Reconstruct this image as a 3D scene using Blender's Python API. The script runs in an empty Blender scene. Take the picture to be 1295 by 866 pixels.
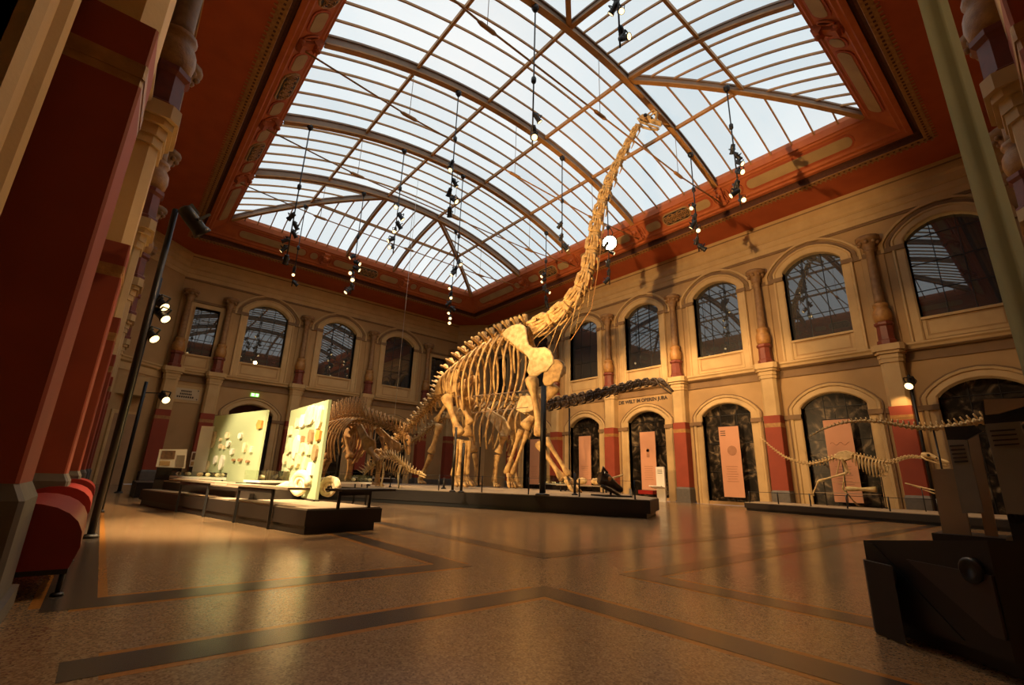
import bpy, math, random
from mathutils import Vector, Matrix
import numpy as np
random.seed(7)
S = bpy.context.scene
COL = S.collection
# ------------------------------------------------------------------ camera
CAM_H = 0.755
YAW, PITCH, ROLL, FPX = 0.69195, 0.2826976, 0.0321177, 595.152
def cam_axes():
    cy, sy = math.cos(YAW), math.sin(YAW); cp, sp = math.cos(PITCH), math.sin(PITCH)
    f = Vector((sy*cp, cy*cp, sp)); r = Vector((cy, -sy, 0)); u = r.cross(f)
    cr, sr = math.cos(ROLL), math.sin(ROLL)
    return r*cr + u*sr, -r*sr + u*cr, f
RX, UX, FX = cam_axes()
cd = bpy.data.cameras.new('camera'); cam = bpy.data.objects.new('camera', cd); COL.objects.link(cam)
cd.sensor_fit = 'HORIZONTAL'; cd.sensor_width = 36.0; cd.lens = FPX/1295*36
cd.clip_start = 0.02; cd.clip_end = 300
cam.matrix_world = Matrix(((RX.x, UX.x, -FX.x, 0), (RX.y, UX.y, -FX.y, 0), (RX.z, UX.z, -FX.z, CAM_H), (0, 0, 0, 1)))
S.camera = cam
# ------------------------------------------------------------------ view, world
S.view_settings.view_transform = 'Standard'; S.view_settings.look = 'None'
S.view_settings.exposure = 0.0; S.view_settings.gamma = 1.0; S.view_settings.use_curve_mapping = False
S.cycles.use_denoising = True
S.cycles.max_bounces = 7; S.cycles.diffuse_bounces = 3; S.cycles.glossy_bounces = 4; S.cycles.transparent_max_bounces = 12
S.cycles.sample_clamp_indirect = 6.0
W = bpy.data.worlds.new('overcast_sky'); S.world = W; W.use_nodes = True
wn = W.node_tree.nodes; wl = W.node_tree.links
bg = wn['Background']
tc = wn.new('ShaderNodeTexCoord'); nz = wn.new('ShaderNodeTexNoise'); nz.inputs['Scale'].default_value = 2.2; nz.inputs['Detail'].default_value = 3
rp = wn.new('ShaderNodeValToRGB'); rp.color_ramp.elements[0].position = 0.3; rp.color_ramp.elements[1].position = 0.7
rp.color_ramp.elements[0].color = (0.70, 0.82, 0.88, 1); rp.color_ramp.elements[1].color = (0.98, 1.0, 1.0, 1)
wl.new(tc.outputs['Generated'], nz.inputs['Vector']); wl.new(nz.outputs['Fac'], rp.inputs['Fac']); wl.new(rp.outputs['Color'], bg.inputs['Color'])
SKY = 1.15
bg.inputs['Strength'].default_value = SKY
# ------------------------------------------------------------------ helpers: rays, tags
def ray(px, py): return RX*((px-647.5)/FPX) + UX*(-(py-433.0)/FPX) + FX
def at(px, py, axis, val):
    d = ray(px, py); o = Vector((0, 0, CAM_H)); return o + d*((val-o[axis])/d[axis])
def V(*a): return Vector(a)
def tag(o, label=None, cat=None, group=None, kind=None):
    if label: o['label'] = label
    if cat: o['category'] = cat
    if group: o['group'] = group
    if kind: o['kind'] = kind
    return o
def empty(name, loc=(0, 0, 0), parent=None, kind=None):
    o = bpy.data.objects.new(name, None); COL.objects.link(o); o.location = loc; o.empty_display_size = 0.1
    if parent: o.parent = parent
    if kind: o['kind'] = kind
    return o
def thing(name, loc, label, cat, group=None):
    return tag(empty(name, loc), label, cat, group)
WORLD_OFF = {}
def place(o, parent):
    """parts are built in world coordinates; the parent Empty sits at the thing's base"""
    if parent is not None:
        o.parent = parent
        m = Matrix.Identity(4); p = parent
        while p is not None:
            m = p.matrix_basis @ m; p = p.parent
        o.matrix_parent_inverse = m.inverted()
    return o
class MB:
    def __init__(self): self.v = []; self.f = []; self.sm = []
    def add(self, vs, fs, smooth=False):
        n = len(self.v); self.v += [tuple(p) for p in vs]
        for f in fs: self.f.append(tuple(i+n for i in f)); self.sm.append(smooth)
        return self
    def box(self, c, s, rot=None, bev=0):
        c = Vector(c); sx, sy, sz = s[0]/2, s[1]/2, s[2]/2
        P = [Vector((x, y, z)) for x in (-sx, sx) for y in (-sy, sy) for z in (-sz, sz)]
        if rot is not None: P = [rot @ p for p in P]
        return self.add([c+p for p in P], [(0,1,3,2),(4,6,7,5),(0,4,5,1),(2,3,7,6),(0,2,6,4),(1,5,7,3)])
    def box2(self, a, b):
        a, b = Vector(a), Vector(b); return self.box((a+b)/2, [abs(b[i]-a[i]) for i in range(3)])
    def tube(self, pts, r, seg=6, caps=True, smooth=True, flat=1.0, upv=None):
        pts = [Vector(p) for p in pts]; n = len(pts)
        rs = r if isinstance(r, (list, tuple)) else [r]*n
        vs = []; fs = []
        prev = None
        for i, p in enumerate(pts):
            t = (pts[min(i+1, n-1)]-pts[max(i-1, 0)])
            if t.length < 1e-9: t = Vector((0, 0, 1))
            t.normalize()
            if prev is None:
                a = Vector(upv) if upv is not None else (Vector((0, 0, 1)) if abs(t.z) < 0.9 else Vector((1, 0, 0)))
                u = (a - t*a.dot(t)).normalized()
            else:
                u = (prev - t*prev.dot(t)).normalized()
            prev = u; w = t.cross(u)
            for k in range(seg):
                an = 2*math.pi*k/seg
                vs.append(p + u*(math.cos(an)*rs[i]) + w*(math.sin(an)*rs[i]*flat))
        for i in range(n-1):
            for k in range(seg):
                a = i*seg+k; b = i*seg+(k+1) % seg
                fs.append((a, b, b+seg, a+seg))
        if caps:
            fs.append(tuple(range(seg-1, -1, -1))); fs.append(tuple((n-1)*seg+k for k in range(seg)))
        return self.add(vs, fs, smooth)
    def bar(self, a, b, w, h, upv=(0, 0, 1)):
        a, b = Vector(a), Vector(b); t = (b-a).normalized(); u = Vector(upv); u = (u-t*u.dot(t))
        if u.length < 1e-6: u = Vector((1, 0, 0))
        u.normalize(); s = t.cross(u)
        P = [p + s*(x*w/2) + u*(z*h/2) for p in (a, b) for x, z in ((-1,-1),(1,-1),(1,1),(-1,1))]
        return self.add(P, [(0,3,2,1),(4,5,6,7),(0,1,5,4),(1,2,6,5),(2,3,7,6),(3,0,4,7)])
    def strip(self, rows, closed=False, smooth=False, close_u=False):
        """rows: list of equally long point lists"""
        n = len(rows[0]); vs = [p for r in rows for p in r]; fs = []
        m = len(rows)
        for i in range(m if closed else m-1):
            j = (i+1) % m
            for k in range(n if close_u else n-1):
                l = (k+1) % n
                fs.append((i*n+k, i*n+l, j*n+l, j*n+k))
        return self.add(vs, fs, smooth)
    def lathe(self, prof, c, seg=12, smooth=True, rot=None, ph=0.0):
        c = Vector(c); rows = []
        for r, z in prof:
            row = [Vector((r*math.cos(2*math.pi*k/seg+ph), r*math.sin(2*math.pi*k/seg+ph), z)) for k in range(seg)]
            rows.append([c + (rot @ p if rot is not None else p) for p in row])
        self.strip(rows, smooth=smooth, close_u=True)
        n = len(self.v)
        self.f.append(tuple(range(n-seg, n))); self.sm.append(False)
        st = n-seg*len(prof); self.f.append(tuple(range(st+seg-1, st-1, -1))); self.sm.append(False)
        return self
    def ball(self, c, r, seg=8, rings=5, sc=(1, 1, 1), rot=None):
        c = Vector(c); rows = []
        for i in range(rings+1):
            a = -math.pi/2 + math.pi*i/rings
            row = [Vector((r*sc[0]*math.cos(a)*math.cos(2*math.pi*k/seg), r*sc[1]*math.cos(a)*math.sin(2*math.pi*k/seg), r*sc[2]*math.sin(a))) for k in range(seg)]
            rows.append([c+(rot @ p if rot is not None else p) for p in row])
        return self.strip(rows, smooth=True, close_u=True)
    def prism(self, poly, off):
        """poly: list of 3D points (planar), extruded by vector off"""
        off = Vector(off); n = len(poly); vs = [Vector(p) for p in poly]+[Vector(p)+off for p in poly]
        fs = [tuple(range(n-1, -1, -1)), tuple(range(n, 2*n))]+[(i, (i+1) % n, (i+1) % n+n, i+n) for i in range(n)]
        return self.add(vs, fs)
    def mesh(self, name, mat):
        me = bpy.data.meshes.new(name); me.from_pydata(self.v, [], self.f)
        me.polygons.foreach_set('use_smooth', self.sm)
        if mat is not None: me.materials.append(mat)
        me.update(); return me
    def build(self, name, mat, parent=None, kind=None):
        me = self.mesh(name, mat); o = bpy.data.objects.new(name, me); COL.objects.link(o)
        if kind: o['kind'] = kind
        return place(o, parent)
def inst(name, me, mw, parent):
    o = bpy.data.objects.new(name, me); COL.objects.link(o); o.matrix_world = mw
    if parent is not None: place(o, parent); o.matrix_basis = mw
    return o
def frame(p, x, z=(0, 0, 1), s=(1, 1, 1)):
    """matrix with local x along x, local z near z"""
    x = Vector(x).normalized(); z = Vector(z); y = z.cross(x)
    if y.length < 1e-6: y = Vector((0, 1, 0))
    y.normalize(); z = x.cross(y)
    return Matrix(((x.x*s[0], y.x*s[1], z.x*s[2], p[0]), (x.y*s[0], y.y*s[1], z.y*s[2], p[1]), (x.z*s[0], y.z*s[1], z.z*s[2], p[2]), (0, 0, 0, 1)))
# ------------------------------------------------------------------ materials
def new_mat(name):
    m = bpy.data.materials.new(name); m.use_nodes = True
    return m, m.node_tree.nodes, m.node_tree.links, m.node_tree.nodes['Principled BSDF']
def mat(name, c, c2=None, scale=3.0, rough=0.7, bump=0.0, bscale=40, metal=0.0, spec=0.5, detail=5, lo=0.3, hi=0.7):
    m, n, l, b = new_mat(name)
    b.inputs['Roughness'].default_value = rough; b.inputs['Metallic'].default_value = metal
    b.inputs['Specular IOR Level'].default_value = spec
    t = n.new('ShaderNodeTexCoord'); x = n.new('ShaderNodeTexNoise'); x.inputs['Scale'].default_value = scale; x.inputs['Detail'].default_value = detail
    l.new(t.outputs['Object'], x.inputs['Vector'])
    r = n.new('ShaderNodeValToRGB'); r.color_ramp.elements[0].position = lo; r.color_ramp.elements[1].position = hi
    c2 = c2 or tuple(v*0.82 for v in c)
    r.color_ramp.elements[0].color = (*c2, 1); r.color_ramp.elements[1].color = (*c, 1)
    l.new(x.outputs['Fac'], r.inputs['Fac']); l.new(r.outputs['Color'], b.inputs['Base Color'])
    if bump:
        y = n.new('ShaderNodeTexNoise'); y.inputs['Scale'].default_value = bscale; y.inputs['Detail'].default_value = 4
        l.new(t.outputs['Object'], y.inputs['Vector'])
        bp = n.new('ShaderNodeBump'); bp.inputs['Strength'].default_value = bump; bp.inputs['Distance'].default_value = 0.02
        l.new(y.outputs['Fac'], bp.inputs['Height']); l.new(bp.outputs['Normal'], b.inputs['Normal'])
    return m
def emit(name, c, s):
    m, n, l, b = new_mat(name); n.remove(b)
    e = n.new('ShaderNodeEmission'); e.inputs['Color'].default_value = (*c, 1); e.inputs['Strength'].default_value = s
    l.new(e.outputs[0], n['Material Output'].inputs[0]); return m
M = {}
M['cream'] = mat('cream_plaster', (0.45, 0.285, 0.125), (0.385, 0.24, 0.10), 1.4, 0.8, 0.08, 30)
M['stone'] = mat('pale_stone_trim', (0.57, 0.395, 0.185), (0.49, 0.33, 0.145), 2.0, 0.7, 0.08, 40)
M['dim'] = mat('ochre_stone_and_shadow_band', (0.235, 0.14, 0.062), (0.19, 0.11, 0.05), 2.0, 0.75)  # stone bands, and the painted shadow lines of cornice and arches
M['red'] = mat('brick_red_paint', (0.30, 0.052, 0.022), (0.25, 0.043, 0.018), 2.2, 0.75)
M['deepred'] = mat('dark_red_stone', (0.20, 0.042, 0.022), (0.14, 0.03, 0.018), 5, 0.5)
M['gold'] = mat('gilded_ochre', (0.44, 0.225, 0.06), (0.28, 0.13, 0.038), 9, 0.5, 0.3, 30)
M['column'] = mat('ochre_column_stone', (0.34, 0.195, 0.08), (0.22, 0.115, 0.048), 7, 0.6, 0.2, 25)
M['plinth'] = mat('grey_plinth_stone', (0.13, 0.115, 0.10), (0.10, 0.088, 0.078), 9, 0.6)
M['soffit'] = mat('rust_red_ceiling_paint', (0.44, 0.088, 0.022), (0.37, 0.07, 0.018), 1.6, 0.75)
M['cove'] = mat('orange_red_moulding', (0.52, 0.135, 0.032), (0.43, 0.10, 0.026), 3, 0.7)
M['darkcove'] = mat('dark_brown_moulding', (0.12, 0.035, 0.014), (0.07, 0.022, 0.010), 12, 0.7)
M['panel'] = mat('ochre_frieze_panel', (0.46, 0.31, 0.13), (0.38, 0.24, 0.10), 2, 0.75)
M['iron'] = mat('ochre_painted_iron', (0.50, 0.25, 0.075), (0.40, 0.19, 0.055), 3, 0.55)
M['web'] = mat('grey_brown_iron_web', (0.30, 0.20, 0.13), (0.24, 0.155, 0.10), 3, 0.6)
M['black'] = mat('black_metal', (0.010, 0.009, 0.009), (0.016, 0.014, 0.013), 20, 0.45)
M['plat'] = mat('dark_brown_platform', (0.026, 0.017, 0.012), (0.020, 0.013, 0.009), 2, 0.55)
M['plattop'] = mat('grey_beige_platform_top', (0.36, 0.28, 0.19), (0.31, 0.24, 0.16), 3, 0.7)
M['bone'] = mat('tan_fossil_bone', (0.74, 0.50, 0.20), (0.30, 0.155, 0.05), 4.5, 0.6, 0.5, 14, lo=0.28, hi=0.62)
M['boneshaded'] = mat('shaded_brown_fossil_bone', (0.56, 0.33, 0.12), (0.22, 0.11, 0.038), 4.5, 0.6, 0.5, 14, lo=0.3, hi=0.65)  # brown bone with the shade on the left skeleton put into its colour
M['bonelight'] = mat('pale_fossil_bone', (0.82, 0.62, 0.31), (0.50, 0.32, 0.12), 6, 0.6, 0.4, 20, lo=0.28, hi=0.6)
M['bonedark'] = mat('dark_brown_fossil_bone', (0.085, 0.052, 0.030), (0.035, 0.020, 0.012), 6, 0.4, 0.5, 16)
M['rock'] = mat('pale_fossil_rock', (0.80, 0.70, 0.46), (0.62, 0.48, 0.27), 9, 0.7, 0.5, 25)
M['rockbrown'] = mat('brown_fossil_rock', (0.34, 0.20, 0.09), (0.22, 0.12, 0.05), 9, 0.7, 0.5, 25)
M['orange'] = mat('orange_fossil', (0.62, 0.27, 0.05), (0.5, 0.2, 0.04), 9, 0.7)
M['white'] = mat('white_board', (0.78, 0.74, 0.64), (0.72, 0.68, 0.58), 3, 0.6)
M['salmon'] = mat('salmon_banner_fabric', (0.62, 0.31, 0.18), (0.56, 0.275, 0.155), 1.2, 0.8)
M['print'] = mat('brown_print', (0.40, 0.19, 0.10), (0.34, 0.16, 0.085), 6, 0.8)
M['ink'] = mat('dark_lettering', (0.045, 0.03, 0.02), (0.03, 0.02, 0.014), 8, 0.7)
M['benchred'] = mat('red_bench_leather', (0.30, 0.018, 0.013), (0.24, 0.014, 0.010), 3, 0.38, 0.05, 80)
M['screen'] = mat('greenish_grey_fabric', (0.36, 0.36, 0.21), (0.17, 0.17, 0.10), 1.4, 0.8)
_n = M['screen'].node_tree.nodes; _l = M['screen'].node_tree.links
_t = _n.new('ShaderNodeBsdfTranslucent'); _t.inputs[0].default_value = (0.36, 0.37, 0.22, 1); _x = _n.new('ShaderNodeMixShader'); _x.inputs[0].default_value = 0.5
_l.new(_n['Principled BSDF'].outputs[0], _x.inputs[1]); _l.new(_t.outputs[0], _x.inputs[2]); _l.new(_x.outputs[0], _n['Material Output'].inputs[0])
M['board'] = mat('olive_grey_text_board', (0.30, 0.25, 0.18), (0.24, 0.20, 0.145), 2, 0.6)
M['tan'] = mat('tan_back_board', (0.42, 0.27, 0.14), (0.36, 0.23, 0.12), 2, 0.7)
M['darkbox'] = mat('black_brown_laminate', (0.020, 0.014, 0.011), (0.016, 0.011, 0.009), 3, 0.5)
M['screenface'] = mat('dull_purple_grey_face', (0.060, 0.042, 0.038), (0.05, 0.035, 0.032), 3, 0.5)
M['label'] = mat('cream_plaque', (0.56, 0.46, 0.31), (0.5, 0.41, 0.27), 2, 0.6)
M['photo'] = mat('brown_photograph_print', (0.25, 0.13, 0.06), (0.10, 0.055, 0.03), 14, 0.6)
M['lens'] = emit('lamp_lens', (1.0, 0.66, 0.28), 3.4)
M['exit'] = emit('green_exit_sign', (0.25, 1.0, 0.12), 1.6)
M['exitw'] = emit('pale_exit_symbol', (0.75, 1.0, 0.55), 2.2)
# floor terrazzo
m, n, l, b = new_mat('terrazzo'); M['floor'] = m
t = n.new('ShaderNodeTexCoord'); v = n.new('ShaderNodeTexVoronoi'); v.inputs['Scale'].default_value = 110
l.new(t.outputs['Object'], v.inputs['Vector'])
r = n.new('ShaderNodeValToRGB'); e = r.color_ramp.elements
e[0].position = 0.05; e[0].color = (0.13, 0.078, 0.04, 1); e[1].position = 0.95; e[1].color = (0.34, 0.232, 0.13, 1)
k = e.new(0.5); k.color = (0.25, 0.155, 0.08, 1)
l.new(v.outputs['Color'], r.inputs['Fac']); l.new(r.outputs['Color'], b.inputs['Base Color'])
x = n.new('ShaderNodeTexNoise'); x.inputs['Scale'].default_value = 2.5; x.inputs['Detail'].default_value = 4; l.new(t.outputs['Object'], x.inputs['Vector'])
mr = n.new('ShaderNodeMapRange'); mr.inputs['To Min'].default_value = 0.16; mr.inputs['To Max'].default_value = 0.27
l.new(x.outputs['Fac'], mr.inputs['Value']); l.new(mr.outputs[0], b.inputs['Roughness'])
b.inputs['Specular IOR Level'].default_value = 0.55
M['inlay'] = mat('dark_terrazzo_inlay', (0.085, 0.066, 0.050), (0.030, 0.024, 0.019), 90, 0.24, lo=0.35, hi=0.65, detail=2)
M['inlayline'] = mat('ochre_terrazzo_line', (0.38, 0.165, 0.035), (0.30, 0.125, 0.028), 60, 0.24)
# reflective dark window glass
m, n, l, b = new_mat('dark_window_glass'); M['glass'] = m
b.inputs['Base Color'].default_value = (0.012, 0.011, 0.010, 1); b.inputs['Roughness'].default_value = 0.6
g = n.new('ShaderNodeBsdfGlossy'); g.inputs['Roughness'].default_value = 0.015; g.inputs['Color'].default_value = (0.9, 0.9, 0.9, 1)
mx = n.new('ShaderNodeMixShader'); mx.inputs[0].default_value = 0.14
l.new(b.outputs[0], mx.inputs[1]); l.new(g.outputs[0], mx.inputs[2]); l.new(mx.outputs[0], n['Material Output'].inputs[0])
# mural behind glass of the lower arches: dark photographic print of bones
m, n, l, b = new_mat('dark_fossil_mural'); M['mural'] = m
t = n.new('ShaderNodeTexCoord'); x = n.new('ShaderNodeTexNoise'); x.inputs['Scale'].default_value = 1.6; x.inputs['Detail'].default_value = 6; x.inputs['Distortion'].default_value = 2.2
l.new(t.outputs['Object'], x.inputs['Vector'])
r = n.new('ShaderNodeValToRGB'); e = r.color_ramp.elements
e[0].position = 0.44; e[0].color = (0.010, 0.008, 0.006, 1); e[1].position = 0.72; e[1].color = (0.26, 0.19, 0.11, 1)
k = e.new(0.56); k.color = (0.045, 0.033, 0.022, 1)
l.new(x.outputs['Fac'], r.inputs['Fac']); l.new(r.outputs['Color'], b.inputs['Base Color'])
b.inputs['Roughness'].default_value = 0.32; b.inputs['Specular IOR Level'].default_value = 0.2
# clear glass
def clear_glass(name, col, fac):
    m, n, l, b = new_mat(name); n.remove(b)
    a = n.new('ShaderNodeBsdfTransparent'); a.inputs[0].default_value = (*col, 1)
    g = n.new('ShaderNodeBsdfGlossy'); g.inputs['Roughness'].default_value = 0.03
    x = n.new('ShaderNodeMixShader'); fr = n.new('ShaderNodeFresnel'); fr.inputs[0].default_value = 1.45
    l.new(fr.outputs[0], x.inputs[0]); l.new(a.outputs[0], x.inputs[1]); l.new(g.outputs[0], x.inputs[2])
    l.new(x.outputs[0], n['Material Output'].inputs[0]); return m
M['clear'] = clear_glass('clear_vitrine_glass', (0.93, 0.97, 0.92), 0)
# sea-green frosted glass of the standing panels
m, n, l, b = new_mat('pale_green_panel_glass'); M['green'] = m
b.inputs['Base Color'].default_value = (0.50, 0.58, 0.36, 1); b.inputs['Roughness'].default_value = 0.25
tr = n.new('ShaderNodeBsdfTranslucent'); tr.inputs[0].default_value = (0.62, 0.66, 0.44, 1)
mx = n.new('ShaderNodeMixShader'); mx.inputs[0].default_value = 0.3
l.new(b.outputs[0], mx.inputs[1]); l.new(tr.outputs[0], mx.inputs[2]); l.new(mx.outputs[0], n['Material Output'].inputs[0])
# roof pane: frosted glass lit by the overcast sky
m, n, l, b = new_mat('frosted_roof_glass'); M['pane'] = m; n.remove(b)
oi = n.new('ShaderNodeObjectInfo'); r = n.new('ShaderNodeValToRGB')
r.color_ramp.elements[0].color = (0.84, 0.85, 0.85, 1); r.color_ramp.elements[1].color = (0.97, 0.97, 0.96, 1)
l.new(oi.outputs['Random'], r.inputs['Fac'])
a = n.new('ShaderNodeBsdfTransparent'); l.new(r.outputs['Color'], a.inputs[0])
d = n.new('ShaderNodeBsdfDiffuse'); d.inputs[0].default_value = (0.62, 0.58, 0.50, 1)
mx = n.new('ShaderNodeMixShader'); mx.inputs[0].default_value = 0.12
l.new(a.outputs[0], mx.inputs[1]); l.new(d.outputs[0], mx.inputs[2]); l.new(mx.outputs[0], n['Material Output'].inputs[0])
# ================================================================== SETTING
XL, XR, YF, YB = -0.72, 20.30, -0.62, 28.85
UP = V(0, 0, 1)
class Wall:
    def __init__(self, o, ux, n): self.o, self.ux, self.n = V(*o), V(*ux), V(*n)
    def __call__(self, u, d, z): return self.o + self.ux*u + self.n*d + UP*z
WR = Wall((XR, 0, 0), (0, 1, 0), (-1, 0, 0)); WLf = Wall((XL, 0, 0), (0, 1, 0), (1, 0, 0))
WB = Wall((0, YB, 0), (1, 0, 0), (0, -1, 0)); WF = Wall((0, YF, 0), (1, 0, 0), (0, 1, 0))
LOW = dict(z0=0.14, sp=3.74, rise=0.50, hw=1.07); UPP = dict(z0=6.46, sp=9.44, rise=0.53, hw=1.05)
def arch_z(t, sp, rise): return sp + rise*max(0.0, 1-t*t)**0.8
NA = 12
def outline(uc, hw, z0, sp, rise, o=0.0):
    pts = [(uc-hw-o, z0), (uc-hw-o, sp)]
    if rise > 0:
        for k in range(1, NA): t = -math.cos(math.pi*k/NA); pts.append((uc+t*(hw+o), arch_z(t, sp, rise+o*0.85)))
        pts += [(uc+hw+o, sp), (uc+hw+o, z0)]
    else: pts = [(uc-hw-o, z0), (uc-hw-o, sp+o), (uc+hw+o, sp+o), (uc+hw+o, z0)]
    return pts
def zone(mb, w, u0, u1, z0, z1, ops):
    cur = u0
    for q in sorted(ops, key=lambda q: q['uc']):
        a, b = q['uc']-q['hw'], q['uc']+q['hw']
        mb.add([w(cur, 0, z0), w(a, 0, z0), w(a, 0, z1), w(cur, 0, z1)], [(0, 1, 2, 3)])
        if q['z0'] > z0: mb.add([w(a, 0, z0), w(b, 0, z0), w(b, 0, q['z0']), w(a, 0, q['z0'])], [(0, 1, 2, 3)])
        ol = outline(q['uc'], q['hw'], q['z0'], q['sp'], q['rise'])
        top = ol[1:-1]
        mb.strip([[w(u, 0, z) for u, z in top], [w(u, 0, z1) for u, z in top]])
        mb.strip([[w(u, 0, z) for u, z in ol], [w(u, -0.35, z) for u, z in ol]])
        mb.add([w(a, 0, q['z0']), w(b, 0, q['z0']), w(b, -0.35, q['z0']), w(a, -0.35, q['z0'])], [(0, 1, 2, 3)])
        cur = b
    mb.add([w(cur, 0, z0), w(u1, 0, z0), w(u1, 0, z1), w(cur, 0, z1)], [(0, 1, 2, 3)])
def surround(parent, w, q, zb, prof, m_, name='archivolt'):
    rows = []
    for o, d in prof:
        rows.append([w(u, d, z) for u, z in outline(q['uc'], q['hw'], zb, q['sp'], q['rise'], o)])
    return MB().strip(rows).build(name, m_, parent)
def extrude(w, u0, u1, prof, name, m_, parent):
    mb = MB().strip([[w(u, d, z) for d, z in prof] for u in (u0, u1)])
    mb.f += [tuple(range(len(prof))), tuple(range(len(prof), 2*len(prof)))]; mb.sm += [False, False]
    return mb.build(name, m_, parent)
WIN = [0]
def window_fill(w, q, kind):
    WIN[0] += 1
    r = empty('window_%d' % WIN[0], w(q['uc'], 0, q['z0']), None, 'structure')
    uc, hw, z0, sp, rise = q['uc'], q['hw'], q['z0'], q['sp'], q['rise']
    dz = -0.22
    cols = 3; top = sp+rise*0.0
    zs = [z0+(top-z0)*k/3 for k in range(3)] + [top]
    us = [uc-hw+2*hw*k/cols for k in range(cols+1)]
    mt = M['glass'] if kind == 'upper' else M['mural']
    for i in range(cols):
        for j in range(4 if rise > 0 else 3):
            a, b = us[i], us[i+1]
            if j < 3: poly = [(a, zs[j]), (b, zs[j]), (b, zs[j+1]), (a, zs[j+1])]
            else:
                poly = [(a, sp), (b, sp)]
                for k in range(6, -1, -1):
                    u = a+(b-a)*k/6; poly.append((u, arch_z((u-uc)/hw, sp, rise)+0.004))
            MB().prism([w(u, dz-0.02, z) for u, z in poly], w.n*0.02).build('pane', mt, r)
    fr = MB()
    bw = 0.022
    for u in us[1:-1]:
        zt = arch_z((u-uc)/hw, sp, rise) if rise > 0 else sp
        fr.box((w(u, dz+0.012, (z0+zt)/2)), [abs(w.ux[i])*bw+abs(w.n[i])*0.03+(zt-z0 if i == 2 else 0) for i in range(3)])
    for z in (zs[1:] if rise > 0 else zs[1:-1]):
        fr.box((w(uc, dz+0.012, z)), [abs(w.ux[i])*2*hw+abs(w.n[i])*0.03+(bw if i == 2 else 0) for i in range(3)])
    fr.build('window_frame', M['black'], r)
    return r
def wbox(mb, w, u0, u1, d0, d1, z0, z1): return mb.box2(w(u0, d0, z0), w(u1, d1, z1))
def octo(w, uc, hw, d, ch):      # half-octagon outline seen from above
    return [(uc-hw, 0), (uc-hw, d-ch), (uc-hw+ch, d), (uc+hw-ch, d), (uc+hw, d-ch), (uc+hw, 0)]
def oprism(mb, w, pl, z0, z1, pl2=None):
    pl2 = pl2 or pl
    mb.strip([[w(u, d, z0) for u, d in pl], [w(u, d, z1) for u, d in pl2]])
    n = len(mb.v); k = len(pl)
    mb.f.append(tuple(range(n-k, n))); mb.sm.append(False); mb.f.append(tuple(range(n-2*k, n-k))); mb.sm.append(False)
    return mb
def pilaster(parent, w, uc, full=True):
    p = empty('pilaster', w(uc, 0, 0), parent)
    mb = MB(); oprism(mb, w, octo(w, uc, 0.37, 0.50, 0.02), 0, 0.1); oprism(mb, w, octo(w, uc, 0.335, 0.47, 0.02), 0.1, 0.58); oprism(mb, w, octo(w, uc, 0.335, 0.47, 0.02), 0.58, 0.66, octo(w, uc, 0.31, 0.43, 0.02))
    mb.build('plinth', M['plinth'], p)
    pl = octo(w, uc, 0.31, 0.43, 0.015)
    mb = MB(); oprism(mb, w, pl, 0.66, 3.04); oprism(mb, w, pl, 3.20, 3.5); mb.build('red_shaft', M['red'], p)
    mb = MB(); oprism(mb, w, octo(w, uc, 0.315, 0.437, 0.015), 3.10, 3.20); oprism(mb, w, pl, 3.04, 3.10); mb.build('gold_band', M['gold'], p)
    oprism(MB(), w, octo(w, uc, 0.31, 0.43, 0.10), 3.5, 5.12).build('upper_shaft', M['stone'], p)
    mb = MB()
    for z0, z1, a in ((5.0, 5.14, 0.03), (5.14, 5.3, 0.05), (5.3, 5.4, 0.10), (5.4, 5.62, 0.15)):
        oprism(mb, w, octo(w, uc, 0.31+a, 0.43+a, 0.11), z0, z1)
    mb.build('cap', M['stone'], p)
    c = empty('column', w(uc, 0.3, 5.62), parent); cd_ = w(uc, 0.30, 0)
    mb = MB(); mb.lathe([(0.30, 5.62), (0.30, 5.76), (0.25, 5.80), (0.235, 6.28), (0.29, 6.34), (0.29, 6.42), (0.22, 6.46)], cd_, 8, False, ph=math.pi/8).build('pedestal', M['deepred'], c)
    MB().lathe([(0.20, 6.42), (0.26, 6.52), (0.285, 6.68), (0.27, 6.86), (0.20, 6.98), (0.24, 7.04), (0.24, 7.12), (0.19, 7.16)], cd_, 12).build('drum', M['gold'], c)
    MB().lathe([(0.17, 7.14), (0.155, 7.3), (0.145, 8.4), (0.13, 9.18), (0.17, 9.22)], cd_, 12).build('shaft', M['column'], c)
    mb = MB().lathe([(0.14, 9.2), (0.20, 9.24), (0.17, 9.30), (0.23, 9.5), (0.34, 9.60), (0.38, 9.64), (0.38, 9.75), (0.30, 9.77)], cd_, 12)
    for k in range(8):
        a = 2*math.pi*k/8; mb.ball(cd_+V(0.28*math.cos(a), 0.28*math.sin(a), 9.52), 0.075, 6, 4)
    mb.build('capital', M['column'], c)
    oprism(MB(), w, octo(w, uc, 0.36, 0.06, 0.02), 5.62, 9.75).build('backing_strip', M['cream'], parent)
LOWER = []; UPPER = []
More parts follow.
